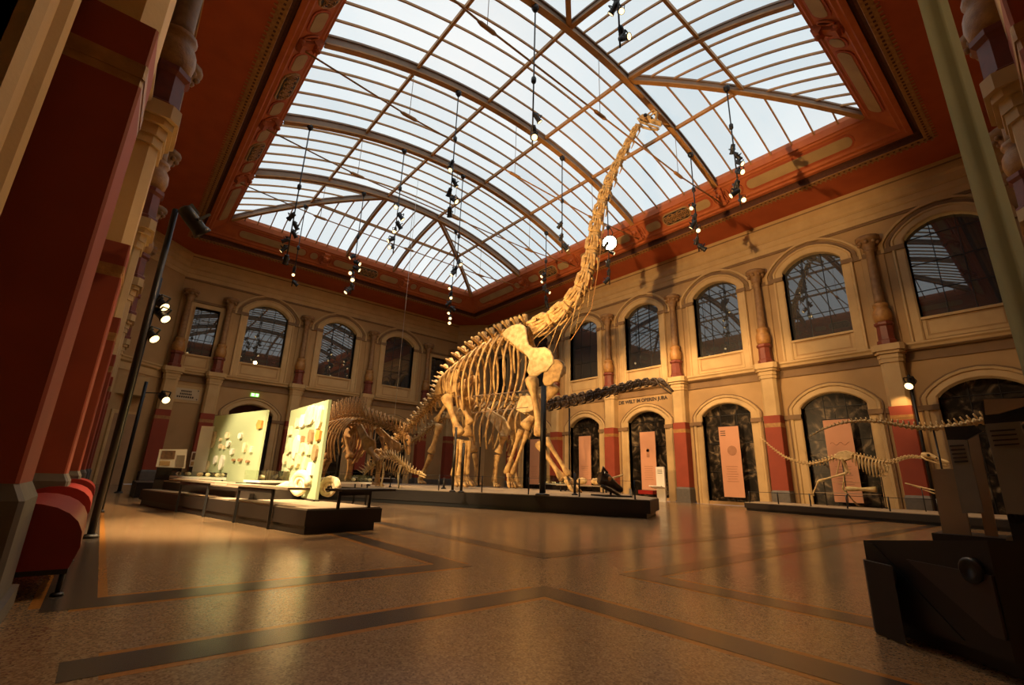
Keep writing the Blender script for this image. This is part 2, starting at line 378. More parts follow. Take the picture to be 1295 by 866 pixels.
def wall(name, w, u0, u1, pil, bays, narrow=(), doors=(), plain=()):
    wo = empty(name, w((u0+u1)/2, 0, 0), None, 'structure')
    lo = [dict(uc=c, **LOW) for c in bays]; up = [dict(uc=c, **UPP) for c in bays]+[dict(uc=c, hw=0.62, z0=6.46, sp=9.0, rise=0.0) for c in narrow]
    mb = MB(); zone(mb, w, u0, u1, 0, 4.95, [dict(q, z0=0.0) if q['uc'] in doors else q for q in lo]); zone(mb, w, u0, u1, 4.95, 11.9, up)
    mb.build('plaster', M['cream'], wo)
    extrude(w, u0, u1, [(0, 10.52), (.05, 10.52), (.07, 10.72), (.12, 10.76), (.13, 10.98), (.21, 11.04), (.22, 11.26), (.28, 11.34), (.29, 11.60), (.33, 11.68), (.33, 11.80), (0, 11.80)], 'cornice', M['stone'], wo)
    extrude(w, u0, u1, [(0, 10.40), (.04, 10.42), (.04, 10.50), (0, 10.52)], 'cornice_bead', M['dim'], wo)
    for d0, z0, z1 in ((.135, 10.98, 11.03), (.225, 11.27, 11.33), (.295, 11.60, 11.65)): extrude(w, u0, u1, [(d0-.1, z0), (d0, z0), (d0+.02, z1), (d0-.1, z1)], 'cornice_shadow_strip', M['dim'], wo)  # thin dark strips stand in for shadow lines between the mouldings
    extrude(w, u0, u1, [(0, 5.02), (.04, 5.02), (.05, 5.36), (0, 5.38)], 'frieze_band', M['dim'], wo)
    extrude(w, u0, u1, [(.05, 5.37), (.165, 5.37), (.19, 5.41), (.05, 5.41)], 'cornice_shadow_strip', M['dim'], wo)  # dark strip stands in for the shade below the string course
    extrude(w, u0, u1, [(0, 5.36), (.08, 5.36), (.16, 5.42), (.18, 5.50), (.23, 5.56), (.23, 5.62), (0, 5.66)], 'string_course', M['stone'], wo)
    extrude(w, u0, u1, [(0, 0), (.03, 0), (.03, 0.52), (0, 0.58)], 'skirting', M['plinth'], wo) if name in ('wall_back',) else None
    for p in pil: pilaster(wo, w, p)
    for q in lo:
        surround(wo, w, q, 0.0, [(0, -0.3), (0, 0.05), (0.05, 0.08), (0.27, 0.06), (0.30, 0.10), (0.38, 0.11), (0.42, 0.06), (0.42, 0)], M['stone'])
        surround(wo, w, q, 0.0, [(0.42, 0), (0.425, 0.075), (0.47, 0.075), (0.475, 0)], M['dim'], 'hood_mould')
        for s in (-1, 1):
            mb = MB(); a = q['uc']+s*(q['hw']-0.0); bb = q['uc']+s*(q['hw']+0.44); e2 = q['uc']+s*2.025
            wbox(mb, w, min(a, bb), max(a, bb), 0, 0.125, 3.33, 3.50); wbox(mb, w, min(bb, e2), max(bb, e2), 0, 0.05, 3.33, 3.50)
            mb.build('impost', M['dim'], wo)
    for q in up:
        if q['rise'] > 0:
            surround(wo, w, q, 5.66, [(0, -0.3), (0, 0.05), (0.05, 0.08), (0.26, 0.07), (0.30, 0.12), (0.36, 0.12), (0.38, 0.05), (0.38, 0)], M['stone'])
            surround(wo, w, dict(q, hw=q['hw'], rise=q['rise']), 9.1, [(0.40, 0), (0.41, 0.06), (0.52, 0.06), (0.53, 0)], M['dim'], 'hood_mould')  # dark colour stands in for the shadow between surround and outer hood
            surround(wo, w, q, 9.1, [(0.58, 0), (0.59, 0.10), (0.68, 0.10), (0.70, 0)], M['stone'], 'hood_mould')
        else:
            surround(wo, w, q, 5.66, [(0, -0.3), (0, 0.06), (0.2, 0.08), (0.2, 0)], M['stone'], 'architrave')
            mb = MB(); wbox(mb, w, q['uc']-0.95, q['uc']+0.95, 0, 0.07, 9.25, 9.38); mb.build('impost', M['dim'], wo)
        mb = MB(); h = q['hw']
        wbox(mb, w, q['uc']-h, q['uc']+h, -0.30, 0.06, 6.38, 6.465)
        wbox(mb, w, q['uc']-h, q['uc']-h+0.10, -0.03, 0.02, 5.70, 6.38); wbox(mb, w, q['uc']+h-0.10, q['uc']+h, -0.03, 0.02, 5.70, 6.38)
        wbox(mb, w, q['uc']-h+.1, q['uc']+h-.1, -0.03, 0.02, 5.70, 5.80); mb.build('sill_panel', M['stone'], wo)
        mb = MB(); wbox(mb, w, q['uc']-h+.16, q['uc']+h-.16, -0.03, 0.010, 5.86, 6.30); mb.build('sill_inset', M['stone'], wo)
        if q['rise'] > 0:
            for s in (-1, 1):
                a = q['uc']+s*q['hw']; bb = q['uc']+s*(q['hw']+0.4); e2 = q['uc']+s*2.025
                mb = MB(); wbox(mb, w, min(a, bb), max(a, bb), 0, 0.135, 9.08, 9.25); wbox(mb, w, min(bb, e2), max(bb, e2), 0, 0.08, 9.08, 9.25)
                mb.build('impost', M['dim'], wo)
        UPPER.append((w, q)); window_fill(w, q, 'upper')
    for q in lo:
        if q['uc'] in doors: continue
        LOWER.append((w, q)); window_fill(w, q, 'lower')
    return wo
PY = [3.68+4.05*k for k in range(6)]
BAYY = [1.66+4.05*k for k in range(6)]
PX = [3.60, 7.68, 11.90, 16.02]
BAYX = [5.64, 9.79, 13.96]
w_right = wall('wall_right', WR, YF, 27.15, PY, BAYY, narrow=(25.55,))
w_left = wall('wall_left', WLf, YF, 26.95, PY, BAYY, narrow=(25.5,))
w_back = wall('wall_back', WB, 1.35, 18.55, PX+[1.75, 18.2], BAYX, narrow=(2.62, 17.1), doors=(BAYX[0],))
w_front = wall('wall_front', WF, XL, XR, PX+[18.6], [1.5, 5.64, 9.79, 13.96, 18.1][1:4])
# chamfered corner walls
def corner(name, a, b):
    a, b = V(*a, 0), V(*b, 0); ux = (b-a).normalized(); L = (b-a).length; n = V(ux.y, -ux.x, 0)
    w = Wall(a, ux, n); wo = empty(name, (a+b)/2, None, 'structure')
    mb = MB(); mb.add([w(0, 0, 0), w(L, 0, 0), w(L, 0, 11.9), w(0, 0, 11.9)], [(0, 1, 2, 3)]); mb.build('plaster', M['cream'], wo)
    extrude(w, -0.1, L+0.1, [(0, 10.52), (.05, 10.52), (.07, 10.72), (.12, 10.76), (.13, 10.98), (.21, 11.04), (.22, 11.26), (.28, 11.34), (.29, 11.60), (.33, 11.68), (.33, 11.80), (0, 11.80)], 'cornice', M['stone'], wo)
    extrude(w, 0, L, [(0, 5.02), (.04, 5.02), (.05, 5.36), (.08, 5.36), (.16, 5.42), (.18, 5.50), (.23, 5.56), (.23, 5.62), (0, 5.66)], 'string_course', M['stone'], wo)
    q = dict(uc=L/2, hw=0.55, z0=0.0, sp=3.05, rise=0.0)
    surround(wo, w, q, 0.0, [(0, -0.02), (0, 0.05), (0.16, 0.08), (0.16, 0)], M['stone'], 'architrave')
    mb = MB(); wbox(mb, w, L/2-0.55, L/2+0.55, 0.0, 0.03, 0.0, 3.05); mb.build('door_leaf', M['tan'], wo)
    return w, L, wo
WCL = corner('wall_corner_left', (XL, 26.9), (1.35, YB)); WCR = corner('wall_corner_right', (18.55, YB), (XR, 27.1))
# doorway in the back wall: dark room behind
dr = empty('door_1', WB(BAYX[0], 0, 0), None, 'structure')
mb = MB(); wbox(mb, WB, BAYX[0]-1.3, BAYX[0]+1.3, -2.6, -2.5, 0, 4.6); wbox(mb, WB, BAYX[0]-1.4, BAYX[0]-1.3, -2.6, -0.35, 0, 4.6); wbox(mb, WB, BAYX[0]+1.3, BAYX[0]+1.4, -2.6, -0.35, 0, 4.6); wbox(mb, WB, BAYX[0]-1.4, BAYX[0]+1.4, -2.6, -0.35, 4.5, 4.6); wbox(mb, WB, BAYX[0]-1.4, BAYX[0]+1.4, -2.6, 0.0, -0.05, -0.002)
mb.build('passage', M['deepred'], dr)
mb = MB()
for u in (BAYX[0]-1.03, BAYX[0]+1.03): wbox(mb, WB, u-0.05, u+0.05, -0.3, -0.2, 0, 3.5)
wbox(mb, WB, BAYX[0]-1.05, BAYX[0]+1.05, -0.3, -0.2, 3.4, 3.5); mb.build('door_frame', M['black'], dr)
# ---------------- floor with inlaid bands
fl = MB(); fl.add([(XL-.4, YF-.4, -0.004), (XR+.4, YF-.4, -0.004), (XR+.4, YB+.4, -0.004), (XL-.4, YB+.4, -0.004)], [(0, 1, 2, 3)])
floor = fl.build('floor', M['floor'], None, 'structure')
INL = [0]
def inlay(a, b, wd=0.24):
    """band between two points, with an ochre line on both sides"""
    INL[0] += 1; a, b = V(*a, 0), V(*b, 0); t = (b-a).normalized(); n = V(-t.y, t.x, 0)
    for o, ww, m_, nm in ((0, wd, 'inlay', 'inlay_band'), (wd/2+.025, .05, 'inlayline', 'inlay_line'), (-wd/2-.025, .05, 'inlayline', 'inlay_line')):
        e0 = ww/2 if m_ == 'inlay' else 0.0
        p = [a+n*(o-ww/2)-t*e0, b+n*(o-ww/2)+t*e0, b+n*(o+ww/2)+t*e0, a+n*(o+ww/2)-t*e0]
        MB().prism([V(q.x, q.y, -0.02) for q in p], (0, 0, (0.0164 if m_ != 'inlay' else 0.0176)+0.00006*INL[0])).build(nm, M[m_], floor)
X1, X2, Y1, Y2 = 2.60, 3.72, 2.68, 3.86
X3, X4 = 15.9, 17.0; Y3, Y4 = 24.3, 25.3
for a, b in (((0.15, Y1), (X1, Y1)), ((X1, 0.2), (X1, Y1)), ((X2, 0.2), (X2, Y1)), ((X2, Y1), (X3, Y1)), ((X3, 0.2), (X3, Y1)), ((X4, 0.2), (X4, Y1)), ((X4, Y1), (19.3, Y1)),
             ((0.02, Y2), (X1, Y2)), ((X1, Y2), (X1, Y3)), ((0.02, Y2), (0.02, Y3)), ((X2, Y2), (X3, Y2)), ((X2, Y2), (X2, Y3)), ((X3, Y2), (X3, Y3)), ((X2, Y3), (X3, Y3)), ((X4, Y2), (X4, Y3)), ((X4, Y2), (19.3, Y2)), ((X2, Y4), (X3, Y4))):
    inlay(a, b)
# ---------------- ceiling: soffit, coving and frieze round the roof light
SX0, SX1, SY0, SY1, SZ = 2.42, 17.02, 2.55, 25.05, 12.80
ceil = empty('ceiling', ((SX0+SX1)/2, (SY0+SY1)/2, SZ), None, 'structure')
def ring(d, z): return [V(SX0-d, SY0-d, z), V(SX1+d, SY0-d, z), V(SX1+d, SY1+d, z), V(SX0-d, SY1+d, z)]
def coving(prof, name, m_):
    MB().strip([ring(d, z) for d, z in prof], close_u=True).build(name, M[m_], ceil)
coving([(0.02, 13.05), (-0.02, 12.86), (0, 12.62), (0.06, 12.60), (0.10, 12.54), (0.16, 12.52)], 'eaves_moulding', 'cove')
coving([(0.16, 12.52), (0.66, 12.12)], 'frieze', 'cove')
coving([(0.66, 12.12), (0.70, 12.04), (0.80, 12.02), (0.84, 11.96), (0.97, 11.95)], 'lower_moulding', 'cove')
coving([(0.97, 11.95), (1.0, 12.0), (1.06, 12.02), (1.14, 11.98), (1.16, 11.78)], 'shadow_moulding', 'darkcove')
coving([(1.16, 11.78), (1.17, 11.765), (1.40, 11.765), (1.41, 11.78)], 'ornament_band', 'gold')
mb = MB(); o0 = ring(1.41, 11.78); oo = [V(XL-.02, YF-.02, 11.78), V(XR+.02, YF-.02, 11.78), V(XR+.02, YB+.02, 11.78), V(XL-.02, YB+.02, 11.78)]
mb.strip([o0, oo], close_u=True).build('soffit', M['soffit'], ceil)
# little teeth and studs of the ornament band
mb = MB(); mk = MB()
for (xa, ya, xb, yb, nx, ny) in ((SX0-1.4, SY0-1.4, SX0-1.4, SY1+1.4, -1, 0), (SX1+1.4, SY0-1.4, SX1+1.4, SY1+1.4, 1, 0), (SX0-1.4, SY0-1.4, SX1+1.4, SY0-1.4, 0, -1), (SX0-1.4, SY1+1.4, SX1+1.4, SY1+1.4, 0, 1)):
    L = math.hypot(xb-xa, yb-ya); nn = int(L/0.16)
    for k in range(nn):
        f = (k+0.5)/nn; x, y = xa+(xb-xa)*f, ya+(yb-ya)*f
        mb.box((x+nx*0.045, y+ny*0.045, 11.768), (0.05 if ny else 0.09, 0.05 if nx else 0.09, 0.02))
        mk.box((x-nx*0.12, y-ny*0.12, 11.762), (0.06, 0.06, 0.02))
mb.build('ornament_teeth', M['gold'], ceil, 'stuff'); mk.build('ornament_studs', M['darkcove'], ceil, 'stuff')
# frieze panels, grilles and corbels between the roof ribs
RIBY = [7.70, 11.80, 15.90, 20.05]; PURX = [SX0+(SX1-SX0)*k/5 for k in range(6)]
class Side:
    def __init__(s, p0, t, n): s.p0, s.t, s.n = V(*p0), V(*t), V(*n)     # n points outward from opening
    def __call__(s, u, f, h=0.0):        # f 0 top .. 1 bottom of the frieze slope
        d = 0.16+0.50*f; z = 12.52-0.40*f
        nn = V(-s.n.x*0.62, -s.n.y*0.62, -0.78)
        return V(s.p0.x, s.p0.y, 0)+s.t*u+s.n*d+V(0, 0, z)+nn*h
def rpoly(sd, u0, u1, f0, f1, h, n=5):
    pts = []; r = (f1-f0)/2; fc = (f0+f1)/2; ru = 0.26*r/0.5
    for k in range(n+1): a = math.pi/2-math.pi*k/n; pts.append(sd(u1-ru+ru*math.cos(a), fc+r*math.sin(a), h))
    for k in range(n+1): a = -math.pi/2-math.pi*k/n; pts.append(sd(u0+ru+ru*math.cos(a), fc+r*math.sin(a), h))
    return pts
def fpanel(sd, u0, u1):
    MB().prism(rpoly(sd, u0, u1, 0.08, 0.92, 0.0), sd(0, 0, 0.035)-sd(0, 0, 0)).build('panel_frame', M['soffit'], ceil)
    MB().prism(rpoly(sd, u0+0.07, u1-0.07, 0.20, 0.80, 0.03), sd(0, 0, 0.02)-sd(0, 0, 0)).build('frieze_panel', M['panel'], ceil)
def fgrille(sd, u0, u1):
    MB().prism(rpoly(sd, u0, u1, 0.04, 0.96, 0.0), sd(0, 0, 0.05)-sd(0, 0, 0)).build('panel_frame', M['panel'], ceil)
    MB().prism(rpoly(sd, u0+0.05, u1-0.05, 0.12, 0.88, 0.045), sd(0, 0, 0.01)-sd(0, 0, 0)).build('grille_opening', M['black'], ceil)
    mb = MB(); n = 5
    for k in range(n):
        uc = u0+0.22+(u1-u0-0.44)*k/(n-1)
        for rr in (0.16, 0.09):
            mb.tube([sd(uc+rr*math.cos(2*math.pi*j/10), 0.5+rr*2*math.sin(2*math.pi*j/10)*(1 if k % 2 else 0.8), 0.065) for j in range(11)], 0.018, 4, smooth=False)
        mb.tube([sd(uc-0.12, 0.18, 0.06), sd(uc+0.12, 0.82, 0.06)], 0.018, 4); mb.tube([sd(uc-0.12, 0.82, 0.06), sd(uc+0.12, 0.18, 0.06)], 0.018, 4)
    mb.build('scroll_grille', M['gold'], ceil)
def corbel(sd, u):
    mb = MB()
    for a, b, h0, h1, wd in ((-0.1, 0.16, 0, 0.16, 0.30), (0.16, 0.34, 0, 0.24, 0.34), (0.34, 0.8, 0, 0.14, 0.24), (0.8, 1.02, 0, 0.20, 0.30)):
        mb.prism([sd(u-wd/2, a), sd(u+wd/2, a), sd(u+wd/2, b), sd(u-wd/2, b)], sd(0, 0, h1)-sd(0, 0, 0))
    for s in (-0.24, 0.24):
        mb.tube([sd(u+s+0.08*math.cos(a), 0.5+0.34*math.sin(a), 0.04) for a in [math.pi*2*k/12 for k in range(13)]], 0.03, 5)
    mb.tube([sd(u-0.2, 0.92, 0.06), sd(u+0.2, 0.92, 0.06)], 0.08, 8)
    mb.ball(sd(u, 0.25, 0.26), 0.09, 8, 5)
    mb.build('corbel', M['cove'], ceil)
for sd, L, ribs, gr in ((Side((SX1, SY0, 0), (0, 1, 0), (1, 0, 0)), SY1-SY0, [y-SY0 for y in RIBY], (0, 1, 2)), (Side((SX0, SY0, 0), (0, 1, 0), (-1, 0, 0)), SY1-SY0, [y-SY0 for y in RIBY], (0, 1, 2)),
                    (Side((SX0, SY1, 0), (1, 0, 0), (0, 1, 0)), SX1-SX0, [PURX[2]-SX0-1.0, PURX[3]-SX0+1.0], (0,)), (Side((SX0, SY0, 0), (1, 0, 0), (0, -1, 0)), SX1-SX0, [PURX[2]-SX0-1.0, PURX[3]-SX0+1.0], (0,))):
    for u in ribs: corbel(sd, u)
    for k in range(len(ribs)-1):
        a, b = ribs[k], ribs[k+1]; c = (a+b)/2
        if k in gr:
            fpanel(sd, a+0.4, c-0.75); fgrille(sd, c-0.68, c+0.68); fpanel(sd, c+0.75, b-0.4)
        else: fpanel(sd, a+0.4, b-0.4)
    fpanel(sd, ribs[0]-0.9, ribs[0]-0.36); fpanel(sd, ribs[-1]+0.36, ribs[-1]+0.9)
    if ribs[0] > 3: fpanel(sd, 0.45, ribs[0]-1.0); fpanel(sd, ribs[-1]+1.0, L-0.45)
# ---------------- arched and hipped roof light
RH = 1.5; RC = (SX1-SX0)/2; RR = (RC*RC+RH*RH)/(2*RH); XM = (SX0+SX1)/2
def az(x): return SZ-0.02+math.sqrt(max(0, RR*RR-(x-XM)**2))-(RR-RH)
HW = PURX[2]-SX0
def hx(dist, depth): return SX0+HW*min(1, max(0, dist/depth))
DN, DF = RIBY[0]-SY0, SY1-RIBY[-1]
def rz(x, y):
    z = az(x)
    if y < RIBY[0]: z = min(z, az(hx(y-SY0, DN)))
    if y > RIBY[-1]: z = min(z, az(hx(SY1-y, DF)))
    return z
sky = empty('skylight', (XM, (SY0+SY1)/2, SZ), None, 'structure')
OFF = 0.16     # glass lies above the iron
def lerp(a, b, f): return a+(b-a)*f
def pane(poly_rows):
    """rows of (x,y) points, from low edge to high edge"""
    MB().strip([[V(x, y, rz(x, y)+OFF) for x, y in r] for r in poly_rows]).build('pane', M['pane'], sky)
NB = 6
def bar(pts, wd=0.045, hh=0.07, off=0.09, name='glazing_bar', m_='iron'):
    mb = MB()
    P = [V(x, y, rz(x, y)+off) for x, y in pts]
    rows = []
    for i, p in enumerate(P):
        t = (P[min(i+1, len(P)-1)]-P[max(i-1, 0)]).normalized(); s = t.cross(UP).normalized(); u = s.cross(t)
        rows.append([p-s*wd/2-u*hh/2, p+s*wd/2-u*hh/2, p+s*wd/2+u*hh/2, p-s*wd/2+u*hh/2])
    mb.strip(rows, close_u=True); return mb.build(name, M[m_], sky)
for b in range(3):
    y0, y1 = RIBY[b], RIBY[b+1]
    for j in range(NB):
        ya, yb = lerp(y0, y1, j/NB), lerp(y0, y1, (j+1)/NB)
        for k in range(5):
            xs = [lerp(PURX[k], PURX[k+1], i/4) for i in range(5)]
            pane([[(x, ya) for x in xs], [(x, yb) for x in xs]])
        if j: bar([(lerp(SX0, SX1, i/20), ya) for i in range(21)])
NE = 7
for near in (True, False):
    D = DN if near else DF
    yy = (lambda d: SY0+d) if near else (lambda d: SY1-d)
    for s in (0, 1):
        xx = (lambda q: SX0+q) if s == 0 else (lambda q: SX1-q)
        for j in range(NE):
            da, db = D*j/NE, D*(j+1)/NE; ha, hb = HW*j/NE, HW*(j+1)/NE
            segs = 4
            pane([[(xx(ha*i/segs), yy(da)) for i in range(segs+1)], [(xx(hb*i/segs), yy(db)) for i in range(segs+1)]])
            if j: bar([(xx(ha*i/6), yy(da)) for i in range(7)])
    # end slope, split at a mid purlin
    for k in range(25):
        xa, xb = lerp(SX0, SX1, k/25), lerp(SX0, SX1, (k+1)/25)
        def dmax(x): return D*min(1, (x-SX0)/HW, (SX1-x)/HW)
        for lo_, hi_ in ((0, D/2), (D/2, D)):
            ta, tb = min(dmax(xa), hi_), min(dmax(xb), hi_)
            if max(ta, tb) <= lo_+1e-6: continue
            pane([[(lerp(xa, xb, i), yy(lerp(min(lo_, dm), dm, q/4))) for q in range(5)] for i, dm in ((0, max(ta, min(lo_, ta))), (1, max(tb, min(lo_, tb))))])
        if k: bar([(xa, yy(dmax(xa)*i/8)) for i in range(9)])
def girder(pts, wd=0.20, depth=0.36, name='rib', wm='web'):
    r_ = empty(name, V(*pts[len(pts)//2], rz(*pts[len(pts)//2])), sky)
    P = [V(x, y, rz(x, y)) for x, y in pts]
    for nm, w_, a, b, m_ in (('bottom_flange', wd, -depth+0.12, -depth+0.17, 'iron'), ('web_plate', 0.05, -depth+0.17, 0.08, wm), ('top_flange', wd*0.8, 0.06, 0.12, 'web')):
        rows = []
        for i, p in enumerate(P):
            t = (P[min(i+1, len(P)-1)]-P[max(i-1, 0)]).normalized(); s = t.cross(UP).normalized(); u = s.cross(t)
            rows.append([p-s*w_/2+u*a, p+s*w_/2+u*a, p+s*w_/2+u*b, p-s*w_/2+u*b])
        MB().strip(rows, close_u=True).build(nm, M[m_], r_)
for y in RIBY: girder([(lerp(SX0-.05, SX1+.05, i/28), y) for i in range(29)])
for near in (True, False):
    yy = (lambda f: lerp(SY0, RIBY[0], f)) if near else (lambda f: lerp(SY1, RIBY[-1], f))
    for s in (0, 1):
        e, h_ = (SX0, PURX[2]) if s == 0 else (SX1, PURX[3])
        girder([(lerp(e, h_, i/10), yy(i/10)) for i in range(11)], 0.16, 0.30, 'hip_rib')
        girder([(h_, yy(i/8)) for i in range(9)], 0.14, 0.26, 'jack_rib')
    bar([(lerp(PURX[1], PURX[4], i/12), yy(0.5)) for i in range(13)], 0.09, 0.13, 0.02, 'purlin')
for k in range(1, 5):
    f = 1.0 if k in (2, 3) else 0.5
    ya, yb = (RIBY[0], RIBY[-1]) if f == 1.0 else (lerp(SY0, RIBY[0], 0.5), lerp(SY1, RIBY[-1], 0.5))
    bar([(PURX[k], lerp(ya, yb, i/12)) for i in range(13)], 0.09, 0.13, 0.02, 'purlin')
for y in RIBY:
    a, b = V(1.98, y, 11.98), V(17.46, y, 11.98)
    xs = [5.23, 9.65, 14.1]; zt = 11.74
    pts = [a]+[V(x, y, zt) for x in xs]+[b]
    MB().tube(pts, 0.028, 6).build('tie_rod', M['iron'], sky)
    for x in xs:
        MB().tube([V(x-0.3, y, zt), V(x-0.2, y, zt), V(x+0.2, y, zt), V(x+0.3, y, zt)], [0.03, 0.06, 0.06, 0.03], 8).build('turnbuckle', M['iron'], sky)
        MB().tube([V(x, y, zt), V(x, y, az(x)-0.2)], 0.010, 5).build('hanger', M['web'], sky)
# ================================================================== LAMPS
def sp_mesh():
    mb = MB()
    R_ = Matrix.Rotation(math.pi/2, 3, 'Y')
    mb.lathe([(0.03, -0.20), (0.075, -0.18), (0.085, -0.08), (0.085, 0.10), (0.10, 0.12), (0.105, 0.17), (0.092, 0.17), (0.088, 0.155)], (0, 0, 0), 10, True, R_)
    mb.box((-0.12, 0, 0.095), (0.14, 0.05, 0.04))
    mb.bar((0, 0.10, 0), (0, 0.10, 0.17), 0.02, 0.03, (1, 0, 0)); mb.bar((0, -0.10, 0), (0, -0.10, 0.17), 0.02, 0.03, (1, 0, 0)); mb.bar((0, -0.10, 0.17), (0, 0.10, 0.17), 0.03, 0.02)
    return mb.mesh('spotlight', M['black'])
SPM = sp_mesh()
LENSM = MB().lathe([(0.0, 0.160), (0.05, 0.166), (0.088, 0.160), (0.088, 0.150)], (0, 0, 0), 12, True, Matrix.Rotation(math.pi/2, 3, 'Y')).mesh('lens', M['lens'])
def spot(parent, p, aim, sc=1.0):
    m = frame(p, Vector(aim), UP, (sc, sc, sc))
    o = inst('spotlight', SPM, m, parent)
    l = bpy.data.objects.new('lens', LENSM); COL.objects.link(l); l.parent = o
    return o
WARM = (1.0, 0.60, 0.255)
LIGHTS = 0
def beam(p, target, watts, size, blend=0.6, rad=0.12, col=WARM):
    ld = bpy.data.lights.new('spot_beam', 'SPOT'); ld.energy = watts; ld.color = col; ld.spot_size = math.radians(size); ld.spot_blend = blend; ld.shadow_soft_size = rad
    o = bpy.data.objects.new('spot_beam', ld); COL.objects.link(o)
    d = (V(*target)-V(*p)).normalized(); o.location = V(*p)+d*0.22; o.rotation_euler = d.to_track_quat('-Z', 'Y').to_euler()
    return o
GP = 'pendant spotlight clusters hung from the roof ribs'
def pendant(label, top, z0, z1, n, beams=(), seed=0, big=1.0, aims=None):
    rnd = random.Random(seed)
    x, y, z = top
    t = thing('pendant_light', (x, y, z), label, 'lamp', GP)
    MB().lathe([(0.05, z-0.16), (0.11, z-0.06), (0.11, z+0.02), (0.05, z+0.03)], (x, y, 0), 8).build('mount', M['black'], t)
    MB().tube([(x, y, z-0.1), (x, y, z0)], 0.022, 6).build('rod', M['black'], t)
    MB().lathe([(0.03, -0.12), (0.07, -0.06), (0.07, 0.06), (0.03, 0.12)], (x, y, lerp(z, z1, 0.72)), 8).build('joint', M['black'], t)
    for k in range(n):
        f = (k+0.5)/n; zz = lerp(z1, z0, f); a = rnd.uniform(0, 6.28) if aims is None else aims[k % len(aims)]
        d = V(math.cos(a), math.sin(a), -rnd.uniform(0.5, 1.3))
        spot(t, V(x, y, zz)+V(math.cos(a), math.sin(a), 0)*0.13, d, rnd.uniform(0.72, 0.95)*big)
        MB().bar(V(x, y, zz+0.14), V(x, y, zz+0.14)+V(math.cos(a), math.sin(a), 0)*0.16, 0.025, 0.03).build('arm', M['black'], t)
    for (tg, w_, sz) in beams: beam((x, y, z0-0.12), tg, w_, sz)
    return t
def zat(px, py, x, y):
    d = ray(px, py); s = (x*d.x+y*d.y)/(d.x*d.x+d.y*d.y); return CAM_H+d.z*s
def pend_px(label, top, ytop, ybot, n, beams, seed, big=1.0, aims=None):
    # heights of the cluster read along the vertical through its mount
    x, y, z = top
    def zz(py):
        lo, hi = 0.0, 14.0
        for _ in range(40):
            mid = (lo+hi)/2; v = V(x, y, mid-CAM_H); yy = 433-FPX*v.dot(UX)/v.dot(FX)
            if yy > py: lo = mid
            else: hi = mid
        return lo
    return pendant(label, (x, y, z), zz(ybot), zz(ytop), n, beams, seed, big, aims)
T4 = lambda x, y: (x, y, az(x)-0.26)
pend_px('pendant spotlight cluster at the top edge, nearest the camera', (7.25, 5.15, rz(7.25, 5.15)-0.06), -16, 60, 5, [((-0.3, 4.2, 2.2), 1500, 50), ((4.0, 0.1, 3.2), 800, 40)], 1)
pend_px('two-lamp pendant on a long rod below the nearest roof rib', T4(6.85, 7.7), 140, 186, 3, [((4.6, 8.5, 0), 2000, 60)], 2)
pend_px('pendant cluster in the middle of the roof with glowing lamps halfway down', T4(6.96, 11.8), 200, 272, 6, [((2.5, 9.0, 1.0), 5200, 26), ((2.0, 12, 1.2), 5200, 24)], 3)
pend_px('small pendant of two lamps just left of the long skeleton neck', T4(12.2, 11.8), 276, 320, 3, [((20, 16, 3), 1100, 70)], 4)
pend_px('pendant of six lamps in front of the far left part of the roof', T4(7.0, 15.9), 258, 320, 6, [((6, 28, 5), 170, 80)], 5)
pend_px('pendant on a long rod in the centre, upper of two clusters in one line', T4(9.95, 15.9), 330, 350, 3, [((10, 14, 3), 2200, 50)], 6)
pend_px('pendant over the far left corner whose lamps lean towards the left wall', (3.3, 15.9, az(3.3)-0.26), 268, 332, 6, [((1.5, 15, 0), 450, 60), ((1.5, 28, 4), 60, 80)], 7)
pend_px('small pendant of two lamps hung from the far left hip rib', (5.15, 22.71, rz(5.15, 22.71)-0.16), 335, 362, 3, [((5, 28.5, 4), 80, 90)], 8)
pend_px('brightest pendant over the far wall, a dense bunch of six lamps', T4(7.02, 20.05), 322, 372, 7, [((8, 28.5, 5), 120, 100), ((7, 18, 1.0), 1500, 50)], 9, 1.15)
pend_px('lowest pendant before the far corner, lamps in one long string', T4(12.34, 20.05), 362, 412, 8, [((14, 28, 4), 150, 100), ((10, 15, 2), 1800, 50)], 10)
pend_px('pendant cluster over the scapula in front of the right frieze', T4(15.26, 15.9), 345, 388, 6, [((20, 18, 3), 900, 90)], 11)
pend_px('pendant in front of the right frieze grille', T4(15.15, 7.7), 258, 318, 6, [((20, 9.5, 2.0), 1150, 85)], 12)
pend_px('pendant beside the long neck with the dazzling lamp facing the camera', T4(15.14, 11.8), 303, 360, 5, [((20, 13, 2), 1700, 90), ((13, 8, 1), 1500, 70)], 13)
pend_px('pendant hung from the near right hip rib, lamps at many angles', (13.55, 5.42, rz(13.55, 5.42)-0.14), 180, 262, 7, [((20, 4, 2.0), 650, 80), ((15, 3.5, 0.5), 700, 70)], 14)
# the dazzling lamp
dz = at(771, 307, 1, 11.8)
o = thing('floodlight', dz, 'dazzling round floodlight glowing beside the long skeleton neck', 'lamp')
dd = (V(0, 0, CAM_H)-dz).normalized(); q = dd.to_track_quat('Z', 'Y').to_matrix()
MB().lathe([(0.12, -0.25), (0.26, -0.12), (0.35, 0.0), (0.335, 0.02)], dz, 14, True, q).build('housing', M['black'], o)
MB().lathe([(0.33, -0.005), (0.28, 0.03), (0.14, 0.05), (0.0, 0.055)], dz, 16, True, q).build('lens', emit('floodlight_lens', (1.0, 0.82, 0.5), 40), o)  # lens disc made wide to stand in for the lamp's glare
MB().tube([dz-dd*0.2, dz-dd*0.2+V(0.25, 0, 0.6), (15.14, 11.8, dz.z+0.9)], 0.025, 6).build('bracket', M['black'], o)
